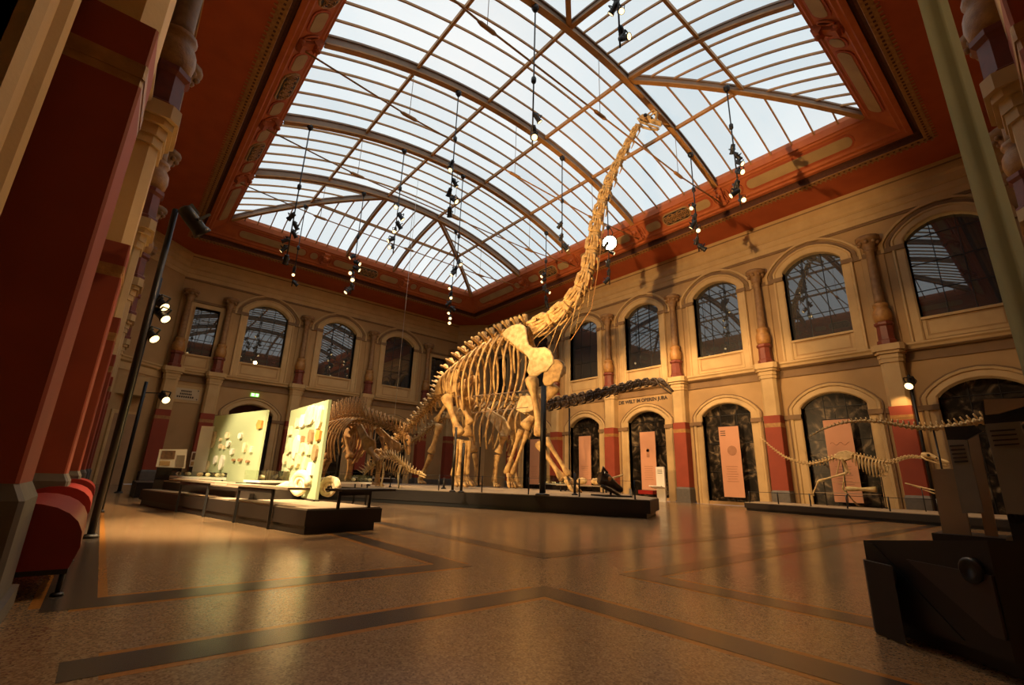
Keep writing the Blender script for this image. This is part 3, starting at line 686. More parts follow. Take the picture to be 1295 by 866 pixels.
# ---------------- floor-standing poles on the left
def pole(label, base, ztop, r, lamps, group=None):
    t = thing('spotlight_pole', base, label, 'lamp pole')
    x, y, z = base
    MB().lathe([(r*2.2, 0), (r*2.2, 0.02), (r*1.3, 0.04)], (x, y, z), 12).build('base', M['black'], t)
    MB().tube([(x, y, z+0.02), (x, y, ztop)], r, 10).build('pole', M['black'], t)
    for p, aim, sc in lamps:
        MB().bar(V(x, y, p[2]+0.1), V(*p)+V(0, 0, 0.15), 0.03, 0.03).build('bracket', M['black'], t)
        spot(t, V(*p), aim, sc)
    return t
pz = at(222, 265, 1, 7.18)
pole('tall black spotlight pole rising in front of the left wall', (0.06, 7.18, 0), pz.z, 0.036, [((0.28, 7.12, pz.z-0.12), (1, 0.3, -0.9), 1.1)])
p3 = [at(203, 383, 1, 11.0), at(204, 398, 1, 11.0), at(190, 423, 1, 11.0)]
pole('thin black pole behind the tall pole carrying three lit spotlights', (0.15, 11.0, 0), p3[0].z+0.5, 0.022, [(tuple(p), (0.6, -0.7, -0.7), 0.95) for p in p3])
ps = at(207, 503, 1, 19.0)
pole('short black pole with one lit spotlight beside the wall plaque', (0.55, 19.0, 0), at(205, 485, 1, 19.0).z, 0.05, [(tuple(ps), (0.3, -0.8, -0.4), 1.3)])
pw = at(1152, 485, 0, 19.2)
pole('black pole with a spotlight before the rightmost red pilaster', (19.2, at(1172, 585, 0, 19.2).y, 0), at(1158, 473, 0, 19.2).z, 0.045, [(tuple(pw), (-0.75, 0.15, -0.45), 1.3)])
beam((0.4, 7.3, pz.z-0.3), (12.0, 9.4, 9.0), 8200, 50, 0.6, 0.10)
beam((0.5, 11.0, p3[0].z), (10.6, 12, 3.0), 5600, 50, 0.6, 0.12)
beam((0.4, 7.6, pz.z-0.35), (2.7, 9.6, 0.9), 2500, 56, 0.7, 0.1, (1.0, 0.74, 0.42))
beam((0.45, 7.15, pz.z-0.3), (1.5, 8.2, 0), 1500, 66, 0.8, 0.12, (1.0, 0.72, 0.38))
beam((p3[2].x+0.1, p3[2].y, p3[2].z), (2.4, 11.6, 1.0), 650, 60, 0.7, 0.1, (1.0, 0.74, 0.42))
beam((ps.x+0.2, ps.y-0.2, ps.z), (6.3, 17.8, 1.8), 1500, 44, 0.7, 0.1)
beam((pw.x, pw.y, pw.z), (19.85, pw.y+0.5, 3.3), 60, 70, 0.6, 0.06)
# ================================================================== FURNITURE AND EXHIBITS
def bench(label, y0, y1, x0=-0.62, x1=0.0, z0=0.15, zt=0.53):
    t = thing('bench', ((x0+x1)/2, (y0+y1)/2, 0), label, 'bench', 'red barrel-topped benches along the left wall')
    def sec(y, g=0.0):
        pts = [(x0+g, z0)]; n = 12; w = (x1-x0)/2-g; cx = (x0+x1)/2; zs = z0+0.12
        for k in range(n+1): a = math.pi-math.pi*k/n; pts.append((cx+w*math.cos(a)*(1.0), zs+(zt-g-zs)*math.sin(a)**0.8 if 0 < k < n else zs))
        pts.append((x1-g-0.03, z0)); return [V(x, y, z) for x, z in pts]
    mb = MB(); ny = 6
    rows = [sec(lerp(y0, y1, k/ny)) for k in range(ny+1)]
    mb.strip(rows, smooth=True).build('upholstery', M['benchred'], t)
    mb = MB(); n = len(rows[0]); mb.prism(sec(y0), (0, -0.012, 0)); mb.build('end_panel', M['benchred'], t)
    MB().prism(sec(y1), (0, 0.012, 0)).build('end_panel', M['benchred'], t)
    MB().box2((x0, y0-0.005, z0-0.03), (x1-0.03, y1+0.005, z0)).build('frame', M['black'], t)
    for yy in (y0+0.02, y1-0.05):
        for xx in (x0+0.1, x1-0.05):
            mb = MB(); mb.tube([(xx, yy, 0.0), (xx, yy, z0-0.02)], 0.014, 8); mb.lathe([(0.035, 0), (0.03, 0.012), (0.014, 0.016)], (xx, yy, 0), 10); mb.build('leg', M['black'], t)
    return t
bench('red barrel-topped bench nearest the camera', 4.14, 5.60)
bench('red barrel-topped bench partly hidden by the tall black pole', 7.36, 8.9)
bench('small far red bench seen beyond the tall pole', 11.3, 12.6)
# ---------------- tall grey-green screen close to the camera on the right
t = thing('hanging_screen', (4.0, 0.1, 0), 'tall greenish grey fabric screen hanging at the right edge', 'screen')
rows = []
for k in range(10):
    f = k/9; z = lerp(-0.0, 5.6, f)+0.35
    r_ = []
    for j in range(9):
        g = j/8; y = lerp(0.150, 0.0, g)+0.012*math.sin(g*9)+0.010*(f-0.5); x = 3.9+0.22*g+0.05*math.sin(g*7)
        r_.append(V(x, y-0.008*(1-f), z))
    rows.append(r_)
MB().strip(rows, smooth=True).build('fabric', M['screen'], t)
MB().tube([(3.9, 0.165, 5.95), (4.12, -0.0, 5.95)], 0.02, 8).build('top_rail', M['black'], t)
MB().tube([(4.0, 0.09, 5.95), (4.0, 0.09, 11.77)], 0.006, 5).build('cable', M['black'], t)
MB().tube([(3.9, 0.165, 0.35), (4.12, -0.0, 0.35)], 0.02, 8).build('bottom_rail', M['black'], t)
# ---------------- dark console at the lower right
def fprism(mb, pts, z0, z1): return mb.prism([V(x, y, z0) for x, y in pts], (0, 0, z1-z0))
cz = at(1104, 684, 0, 3.56).z
t = thing('console', (3.6, 0.4, 0), 'black angular exhibit console in the lower right foreground', 'console')
body = [(3.56, 0.955), (3.10, 0.36), (3.16, -0.1), (4.2, -0.1), (4.1, 0.8)]
fprism(MB(), [(3.60, .90), (3.18, .34), (3.22, -.06), (4.15, -.06), (4.05, .76)], 0, 0.08).build('plinth', M['black'], t)
tops = [zat(1104, 684, *body[0]), zat(1230, 682, *body[1]), 0.60, 0.30, 0.34]
mb = MB(); n = len(body); mb.add([V(x, y, 0.08) for x, y in body]+[V(x, y, z) for (x, y), z in zip(body, tops)], [tuple(range(n)), tuple(range(n, 2*n))]+[(k, (k+1) % n, (k+1) % n+n, k+n) for k in range(n)]); mb.build('body', M['darkbox'], t)
a, b = V(3.56, 0.955, 0), V(3.10, 0.36, 0); ux = (b-a).normalized(); nn = V(-ux.y, ux.x, 0)*-1
if nn.dot(V(-1, -0.2, 0)) < 0: nn = -nn
cw = Wall(a, ux, nn)
L = (b-a).length
MB().prism([cw(L*0.40, 0, cz-0.06), cw(L*0.99, 0, cz-0.06), cw(L*0.99, 0, 0.16), cw(L*0.92, 0, 0.16)], nn*0.012).build('display_face', M['screenface'], t)
MB().prism([cw(L*0.02, 0, cz-0.01), cw(L*0.10, 0, cz-0.01), cw(L*0.72, 0, 0.10), cw(L*0.60, 0, 0.10)], nn*0.006).build('trim_strip', M['black'], t)
rq = nn.to_track_quat('Z', 'Y').to_matrix()
for u, z in ((L*0.22, 0.30), (L*0.88, 0.42)):
    MB().lathe([(0.055, 0.0), (0.055, 0.02), (0.04, 0.028), (0.03, 0.018), (0.0, 0.018)], cw(u, 0.004, z), 16, True, rq).build('dial', M['black'], t)
s0 = at(1108, 800, 2, 0.0); s1 = at(1146, 816, 2, 0.0)
t = thing('bin', ((s0.x+s1.x)/2+0.06, (s0.y+s1.y)/2, 0), 'slim dark box standing against the left end of the black console', 'box')
sd_ = (s1-s0).normalized(); bk = V(0.10, -0.02, 0)
zt = at(1092, 708, 0, s0.x).z
off = V(0.0, 0.0, 0)
MB().prism([s0, s1, s1+V(0.05, 0.02, 0), s0+V(0.05, 0.02, 0)], (0, 0, zt)).build('front_panel', M['plat'], t)
# ---------------- text boards on the right
def vboard(parent, name, pts, X, th, m_):
    P = [at(px, py, 0, X) for px, py in pts]
    return MB().prism(P, (th, 0, 0)).build(name, m_, parent), P
t = thing('text_stand', (10.2, 1.7, 0), 'tan panel stand with a dark text board behind the black console', 'display board')
vboard(t, 'tan_board', [(1178, 593), (1212, 593), (1228, 677), (1192, 674)], 10.2, 0.08, M['tan'])
vboard(t, 'text_board', [(1198, 556), (1222, 556), (1244, 648), (1217, 649)], 10.0, 0.05, M['board'])
vboard(t, 'header', [(1194, 540), (1230, 538), (1243, 545), (1222, 556), (1198, 557)], 10.1, 0.08, M['black'])
vboard(t, 'side_post', [(1222, 545), (1236, 545), (1262, 678), (1246, 678)], 10.4, 0.06, M['tan'])
P = [at(1188, 672, 0, 10.3), at(1262, 676, 0, 10.3)]
MB().box2((10.0, P[0].y+0.05, 0), (10.9, P[1].y-0.1, 0.16)).build('base', M['black'], t)
for k in range(5): vboard(t, 'text_line', [(1201+k*1.4, 563+k*5), (1219+k*1.3, 562+k*5), (1219+k*1.3, 564+k*5), (1201+k*1.4, 565+k*5)], 9.985, 0.01, M['ink'])
t = thing('text_stand', (7.6, 0.9, 0), 'larger dark text board at the right edge', 'display board')
vboard(t, 'text_board', [(1246, 536), (1290, 533), (1328, 655), (1276, 662)], 7.6, 0.05, M['board'])
vboard(t, 'header', [(1240, 508), (1300, 500), (1300, 532), (1245, 536)], 7.7, 0.08, M['black'])
vboard(t, 'fin', [(1244, 505), (1300, 503), (1300, 512), (1262, 523), (1246, 524)], 7.5, 0.05, M['tan'])
vboard(t, 'post', [(1300, 660), (1330, 655), (1345, 720), (1315, 730)], 7.7, 0.1, M['black'])
for k in range(4): vboard(t, 'text_line', [(1252+k*1.8, 544+k*6), (1284+k*1.8, 542+k*6), (1284+k*1.8, 544+k*6), (1252+k*1.8, 546+k*6)], 7.585, 0.01, M['ink'])
P = [at(1276, 662, 0, 7.6), at(1328, 655, 0, 7.6)]
MB().box2((7.55, P[1].y-0.1, 0), (7.9, P[0].y+0.1, 0.12)).build('base', M['black'], t)
MB().box2((7.6, P[1].y, 0.1), (7.65, P[0].y, P[0].z+0.1)).build('foot_board', M['darkbox'], t)
# ---------------- main platform
PHI = math.radians(27); pf = V(-math.sin(PHI), math.cos(PHI), 0)
A = V(9.64, 6.56, 0)
plat = [A, V(11.5, 7.55, 0), V(14.4, 11.2, 0), V(14.2, 18.5, 0), V(9.0, 24.0, 0), V(3.6, 23.0, 0), A+pf*13.6, ]
def inset(poly, d):
    c = sum(poly, V(0, 0, 0))/len(poly); return [p+(c-p).normalized()*d for p in poly]
t = thing('platform', (9, 14, 0), 'broad dark low platform carrying the giant skeletons', 'platform')
MB().prism(inset(plat, 0.10), (0, 0, 0.10)).build('recessed_base', M['black'], t)
MB().prism([p+V(0, 0, 0.10) for p in plat], (0, 0, 0.28)).build('side_board', M['plat'], t)
MB().prism([p+V(0, 0, 0.38) for p in inset(plat, 0.02)], (0, 0, 0.02)).build('deck', M['plattop'], t)
PZ = 0.40
rail = thing('rope_barrier', A+pf*6, 'low barrier of thin black posts and cord along the platform front', 'barrier')
prev = None
for k in range(10):
    p = A+pf*(0.35+k*1.32)+V(math.cos(PHI), math.sin(PHI), 0)*0.12
    MB().tube([p+V(0, 0, 0.4), p+V(0, 0, 0.82)], 0.018, 6).build('post', M['black'], rail)
    if prev is not None: MB().tube([prev+V(0, 0, 0.80), p+V(0, 0, 0.80)], 0.004, 4).build('cord', M['black'], rail)
    prev = p
# ---------------- left display island
LD = V(-0.2, 0.98, 0).normalized(); WD = V(0.98, 0.2, 0).normalized(); C0 = V(2.13, 6.58, 0)
t = thing('display_plinth', C0+LD*3+WD*0.6, 'long dark display plinth under the glass fossil panels', 'platform')
def isl(u, v, z=0): return C0+LD*u+WD*v+V(0, 0, z)
def ibox(mb, u0, u1, v0, v1, z0, z1): return mb.prism([isl(u0, v0, z0), isl(u1, v0, z0), isl(u1, v1, z0), isl(u0, v1, z0)], (0, 0, z1-z0))
ibox(MB(), 0.0, 6.7, 0.0, 1.05, 0, 0.10).build('recessed_base', M['black'], t)
ibox(MB(), -0.02, 6.8, -0.02, 1.15, 0.10, 0.29).build('side_board', M['plat'], t)
ibox(MB(), 0.0, 6.78, 0.0, 1.13, 0.29, 0.31).build('deck', M['plattop'], t)
ibox(MB(), 2.2, 6.6, 0.30, 1.1, 0.31, 0.47).build('upper_step', M['plat'], t)
ibox(MB(), 2.2, 6.6, 0.30, 1.1, 0.47, 0.49).build('upper_deck', M['plattop'], t)
def desk(label, legs, top, zt, m_='plattop', dz=0.03):
    c = sum((V(*p) for p in top), V(0, 0, 0))/len(top)
    t = thing('reading_desk', (c.x, c.y, 0), label, 'desk', 'slim reading desks round the display plinth')
    MB().prism([V(p[0], p[1], zt-dz) for p in top], (0, 0, dz)).build('desktop', M[m_], t)
    for p in legs: MB().bar(p, (p[0], p[1], zt-dz), 0.035, 0.035, (1, 0, 0)).build('leg', M['black'], t)
    MB().bar((legs[0][0], legs[0][1], zt-dz-0.03), (legs[-1][0], legs[-1][1], zt-dz-0.03), 0.05, 0.06).build('apron', M['black'], t)
    return t
def strip_top(a, b, e0, e1, w0, w1):
    d = (b-a).normalized(); n_ = V(-d.y, d.x, 0); n_ = n_ if n_.x > 0 else -n_
    return [a-d*e0-n_*w0, b+d*e1-n_*w0, b+d*e1+n_*w1, a-d*e0+n_*w1]
def u_at(px, v, z=0.0):
    lo, hi = -1.0, 9.0
    for _ in range(40):
        mid = (lo+hi)/2; q = isl(mid, v, z)-V(0, 0, CAM_H); x = 647.5+FPX*q.dot(RX)/q.dot(FX)
        if x > px: lo = mid
        else: hi = mid
    return lo
for lb, pa, pb, ta, tb, zt in (('slim reading desk in front of the far left half of the display plinth', 222, 256, 214, 272, 0.565), ('slim reading desk in front of the display plinth, beside its near corner', 295, 338, 287, 364, 0.555)):
    ua, ub, va, vb = u_at(pa, -0.06), u_at(pb, -0.06), u_at(ta, -0.10, zt), u_at(tb, -0.10, zt)
    desk(lb, [isl(ua, -0.06), isl(ub, -0.06)], [isl(va, -0.10), isl(vb, -0.10), isl(vb, 0.22), isl(va, 0.22)], zt)
k1, k2 = at(427, 644, 2, 0.31), at(466, 642, 2, 0.31)
desk('slim dark reading desk standing on the near right end of the plinth', [k1, k2], strip_top(k1, k2, 0.2, 0.25, 0.05, 0.25), 0.57, 'plat')
# glass panels with mounted fossils
def gpanel(label, bl, br, z0, z1, rows, seed, skip=()):
    """bl, br: base ends as seen (left, right)"""
    rnd = random.Random(seed)
    c = (bl+br)/2; ux = (br-bl); L = ux.length; ux.normalize(); nn = V(ux.y, -ux.x, 0)
    if nn.dot(V(0, 0, 0)-c) < 0: nn = -nn
    t = thing('fossil_display', (c.x, c.y, z0), label, 'display panel')
    w = Wall((bl.x, bl.y, 0), ux, nn)
    MB().prism([w(0, 0, z0), w(L, 0, z0), w(L, 0, z1), w(0, 0, z1)], nn*-0.05).build('glass_sheet', M['green'], t)
    MB().bar(w(0, -0.025, z0+0.012), w(L, -0.025, z0+0.012), 0.10, 0.03).build('foot_rail', M['plat'], t)
    def slab(u, z, wd, hh, m_, th=0.045):
        wd *= 1.0 if seed == 4 else 0.9; hh *= 1.0 if seed == 4 else 0.9
        kind = rnd.random(); n = 8 if kind < 0.55 else 5
        pts = []
        for k in range(n):
            a = 2*math.pi*(k+0.5)/n; r = 1.0+rnd.uniform(-0.12, 0.12)
            sx = max(-1, min(1, math.cos(a)*1.35)); sz = max(-1, min(1, math.sin(a)*1.35))
            pts.append(w(u+sx*wd/2*r, 0, z+sz*hh/2*r))
        MB().prism(pts, nn*th).build('fossil_slab', M[m_], t)
    for u, z, wd, hh, m_ in rows: slab(u*L, lerp(z0, z1, z), wd, hh, m_)
    return t, w, L
pz0 = 0.31; g2r = at(398, 634, 2, pz0); z1 = at(415, 505, 1, g2r.y).z
g2l = at(368, 519, 2, z1); g2l = V(g2l.x, g2l.y, 0); g2r = V(g2r.x, g2r.y, 0)
R2 = [(0.62, .88, .5, .34, 'rock'), (0.86, .84, .28, .4, 'rock'), (0.78, .88, .16, .3, 'rock'), (0.30, .82, .2, .2, 'rock'), (0.45, .83, .3, .22, 'white'), (0.12, .74, .2, .2, 'rock'), (0.30, .7, .22, .18, 'rock'),
      (0.52, .62, .14, .14, 'rockbrown'), (0.72, .63, .2, .28, 'rockbrown'), (0.9, .64, .24, .2, 'orange'), (0.18, .56, .3, .3, 'rock'), (0.36, .54, .25, .42, 'white'), (0.56, .52, .2, .2, 'rock'), (0.88, .46, .22, .28, 'rockbrown'),
      (0.7, .52, .24, .26, 'rock'), (0.1, .42, .2, .22, 'rock'), (0.28, .38, .34, .25, 'rock'), (0.47, .40, .2, .25, 'rock'), (0.66, .36, .18, .24, 'rock'), (0.82, .30, .26, .22, 'white'), (0.2, .22, .3, .3, 'rock'), (0.42, .2, .3, .3, 'rock'), (0.12, .12, .24, .2, 'rockbrown'), (0.32, .08, .4, .14, 'rock'), (0.6, .18, .34, .34, 'rock')]
gpanel('brightly lit green glass panel crowded with fossil slabs, nearest the camera', g2l, g2r, pz0, z1, R2, 4)
zb = 1.98; g1r = at(338, 518, 2, zb); g1l = at(272, 527, 2, zb-0.02)
R1 = [(0.93, .80, .22, .2, 'orange'), (0.08, .62, .22, .4, 'rock'), (0.36, .68, .16, .16, 'rock'), (0.24, .62, .08, .08, 'rock'), (0.26, .52, .1, .12, 'rock'), (0.42, .55, .16, .14, 'white'), (0.62, .66, .16, .14, 'white'), (0.74, .50, .14, .22, 'rock'), (0.86, .46, .12, .16, 'rock'),
      (0.52, .44, .16, .14, 'white'), (0.22, .32, .12, .2, 'white'), (0.36, .28, .18, .34, 'white'), (0.58, .32, .12, .06, 'rockbrown'), (0.70, .32, .16, .07, 'rockbrown'), (0.84, .30, .12, .06, 'rockbrown'), (0.06, .22, .2, .3, 'rock'), (0.34, .50, .08, .1, 'rock')]
gpanel('lit green glass panel with small fossils, further back before the doorway', V(g1l.x, g1l.y, 0), V(g1r.x, g1r.y, 0), 0.49, zb, R1, 5)
# narrow second sheet behind it
n0 = at(262, 538, 2, 1.72)
t = thing('glass_screen', (n0.x, n0.y, 0.4), 'narrow pale glass panel at the left edge of the further fossil panel', 'display panel')
MB().box((n0.x+0.05, n0.y+0.2, 1.06), (0.26, 0.05, 1.32), Matrix.Rotation(-0.5, 3, 'Z')).build('glass_sheet', M['white'], t)
MB().box((n0.x+0.05, n0.y+0.2, 0.20), (0.3, 0.2, 0.40), Matrix.Rotation(-0.5, 3, 'Z')).build('plinth', M['plat'], t)
# ammonites standing at the foot of the near panel
def ammonite(label, c, r, turns=2.2, face=(-0.9, -0.4, 0)):
    t = thing('ammonite', (c[0], c[1], c[2]-r), label, 'fossil')
    f = Vector(face).normalized(); sx = V(-f.y, f.x, 0)
    pts = []; rs = []; n = 40
    for k in range(n+1):
        g = k/n; a = g*turns*2*math.pi; rr = r*(1-0.86*g)*0.74
        pts.append(V(*c)+sx*(rr*math.cos(a))+UP*(rr*math.sin(a))); rs.append(r*0.27*(1-0.82*g)*(1+0.08*math.sin(a*14)))
    MB().tube(pts, rs, 8).build('shell', M['rock'], t)
    return t
ac = at(385, 618, 2, 0.31+0.27); gd = (g2r-g2l).normalized()
p = g2r-gd*0.5; nnp = V(gd.y, -gd.x, 0); nnp = nnp if nnp.x < 0 else -nnp
ammonite('large pale ammonite leaning on the near glass panel', tuple(V(p.x, p.y, 0.31+0.25)+nnp*0.12), 0.27, 2.3, (-0.9, -0.45, 0))
p = g2r-gd*0.16
ammonite('second ammonite behind the edge of the near glass panel', tuple(V(p.x, p.y, 0.31+0.21)-nnp*0.26), 0.22, 2.0, (-0.7, -0.7, 0))
for k, (o_, r_, lb) in enumerate(((0.95, 0.16, 'rough pale rock on the plinth left of the large ammonite'), (1.3, 0.12, 'small rough rock at the plinth foot of the near glass panel'))):
    p = g2r-gd*o_+nnp*0.2
    t = thing('fossil_rock', (p.x, p.y, 0.31), lb, 'rock'); mb = MB(); mb.ball((p.x, p.y, 0.31+r_*0.85), r_, 9, 6, (1.1, 0.8, 0.9))
    rr = random.Random(k); mb.v = [tuple(Vector(v)+V(rr.uniform(-.02, .02), rr.uniform(-.02, .02), rr.uniform(0, .02))) for v in mb.v]; mb.build('rock', M['rock'], t)
# white info boards, vitrines
def vitrine(label, c, size, ang, zb, items, base=True, seed=1, zf=0.0):
    rnd = random.Random(seed); R_ = Matrix.Rotation(ang, 3, 'Z'); c = V(*c)
    t = thing('vitrine', (c.x, c.y, zf), label, 'showcase')
    L, Wd, H = size
    MB().box(c+V(0, 0, zb-0.02), (L, Wd, 0.04), R_).build('deck', M['white'], t)
    if base:
        MB().box(c+V(0, 0, (zf+zb-0.04)/2), (L*0.9, Wd*0.85, zb-0.04-zf), R_).build('base', M['plat'], t)
    else:
        for sx in (-1, 1):
            for sy in (-1, 1): MB().bar(c+R_ @ V(sx*L*0.45, sy*Wd*0.42, zf), c+R_ @ V(sx*L*0.45, sy*Wd*0.42, zb-0.04), 0.03, 0.03, (1, 0, 0)).build('leg', M['black'], t)
    MB().box(c+V(0, 0, zb+H/2), (L, Wd, H), R_).build('glass_hood', M['clear'], t)
    mb = MB()
    for k in range(items):
        p = c+R_ @ V(rnd.uniform(-0.42, 0.42)*L, rnd.uniform(-0.3, 0.3)*Wd, 0)
        o = MB().ball(p+V(0, 0, zb+0.05), 0.045, 6, 4, (rnd.uniform(0.7, 1.5), rnd.uniform(0.7, 1.3), 0.9)).build('fossil_specimen', M['rock' if rnd.random() < 0.7 else 'rockbrown'], t)
    return t
bdir = math.atan2(LD.y, LD.x)
vc = isl(5.70, 0.62); vitrine('long low glass vitrine at the left end of the display plinth', (vc.x, vc.y, 0), (1.7, 0.5, 0.10), bdir, 0.60, 9, False, 2, 0.49)
vc = at(352, 606, 1, 10.0); vitrine('small glass vitrine between the two fossil panels', (2.42, 9.85, 0), (0.75, 0.4, 0.17), 0.5, 0.60, 3, True, 3, 0.49)
vc = at(450, 608, 1, 9.4); vitrine('long glass vitrine in front of the small skeletons', (4.15, 11.3, 0), (1.9, 0.5, 0.16), 0.35, 0.58, 8, False, 4)
vc = at(725, 606, 0, 14.0); vitrine('low lit vitrine beyond the front legs of the giant skeleton', (16.2, 16.2, 0), (2.2, 0.6, 0.35), 1.2, 0.62, 6, True, 6)
vitrine('low vitrine behind the hind feet of the giant skeleton', (11.2, 24.6, 0), (2.6, 0.6, 0.35), 0.4, 0.62, 5, True, 7)
def iboard(label, px, X, th=0.04):
    P = [at(a, b, 1, X) for a, b in px]
    c = sum(P, V(0, 0, 0))/4
    t = thing('information_board', (c.x, c.y, 0), label, 'sign')
    MB().prism(P, (0, th, 0)).build('board', M['white'], t)
    def pt(f, g): return lerp(lerp(P[0], P[1], f), lerp(P[3], P[2], f), g)+V(0, -0.006, 0)
    for a, b, c_, d, m_ in ((.10, .08, .58, .55, 'photo'), (.10, .66, .45, .92, 'panel'), (.66, .32, .94, .94, 'board')):
        MB().prism([pt(a, b), pt(c_, b), pt(c_, d), pt(a, d)], (0, 0.004, 0)).build('print', M[m_], t)
    z = min(p.z for p in P)
    MB().box((c.x, X+0.08, z/2), (abs(P[1].x-P[0].x)*0.9, 0.05, z)).build('stand', M['plat'], t)
iboard('white board with a brown photograph at the left end of the displays', [(202, 568), (237, 568), (234, 592), (197, 590)], 13.4)
iboard('small white board half hidden by the further fossil panel', [(243, 571), (256, 571), (253, 590), (239, 590)], 13.9)
t = thing('low_plinth', (1.0, 16.5, 0), 'low black plinth on the floor beyond the left end of the displays', 'platform')
a = at(172, 617, 2, 0.0); MB().prism([V(0.78, 15.9, 0), V(1.65, 15.9, 0), V(1.65, 18.2, 0), V(0.78, 18.2, 0)], (0, 0, 0.38)).build('side_board', M['black'], t)
# ---------------- right platform
q0, q1 = at(942, 645, 2, 0), at(1190, 665.5, 2, 0)
d_ = (q1-q0).normalized()
rp_ = [q0, q0+d_*7.2, q0+d_*7.2+V(3.2, 0, 0), V(18.9, q0.y+0.3, 0)]
t = thing('platform', (17.5, 4.5, 0), 'long low grey platform along the right wall under a slender skeleton', 'platform')
MB().prism(inset(rp_, 0.06), (0, 0, 0.08)).build('recessed_base', M['black'], t)
MB().prism([p+V(0, 0, 0.08) for p in rp_], (0, 0, 0.16)).build('side_board', M['plat'], t)
MB().prism([p+V(0, 0, 0.24) for p in inset(rp_, 0.02)], (0, 0, 0.02)).build('deck', M['plattop'], t)
rail = thing('rope_barrier', q0, 'low barrier of thin posts along the right platform', 'barrier'); prev = None
for k in range(6):
    p = q0+d_*(0.15+k*1.05)+V(0.15, 0, 0); MB().tube([p+V(0, 0, 0.26), p+V(0, 0, 0.62)], 0.02, 6).build('post', M['black'], rail)
    if prev is not None: MB().tube([prev+V(0, 0, 0.60), p+V(0, 0, 0.60)], 0.008, 4).build('cord', M['black'], rail)
    prev = p
t = thing('long_bone', (18.3, 5.0, 0.26), 'pale limb bone lying on a glass shelf under the slender skeleton', 'fossil')
p = [at(1070, 618, 0, 18.0), at(1108, 619, 0, 18.0)]
MB().tube([p[0], lerp(p[0], p[1], .12), lerp(p[0], p[1], .5), lerp(p[0], p[1], .88), p[1]], [0.06, 0.075, 0.05, 0.075, 0.09], 8).build('shaft', M['bonelight'], t)
t = thing('glass_shelf', (18.1, 5.0, 0.26), 'long glass shelf on thin supports on the right platform', 'shelf')
for yy in (623, 609):
    a, b = at(1034, yy+1, 0, 18.05), at(1112, yy, 0, 18.05); zz = (a.z+b.z)/2
    MB().box2((17.85, b.y, zz-0.02), (18.35, a.y, zz)).build('shelf_board', M['clear' if yy == 609 else 'plattop'], t)
for yy in (a.y-0.1, b.y+0.1): MB().bar((18.3, yy, 0.26), (18.3, yy, zz), 0.03, 0.03, (1, 0, 0)).build('support', M['black'], t)
t = thing('pointer_bone', (17.0, 2.9, 0.26), 'thin pale rods of bone slanting beside the right panel', 'fossil')
for dy in (0, 4):
    MB().tube([at(1145+dy*2, 611+dy*.6, 0, 17.6), at(1182, 620+dy, 0, 17.0)], 0.018, 6).build('rod', M['bonelight'], t)
MB().tube([V(17.3, at(1165, 616, 0, 17.3).y, 0.26), at(1165, 616, 0, 17.3)], 0.012, 6).build('support', M['black'], t)
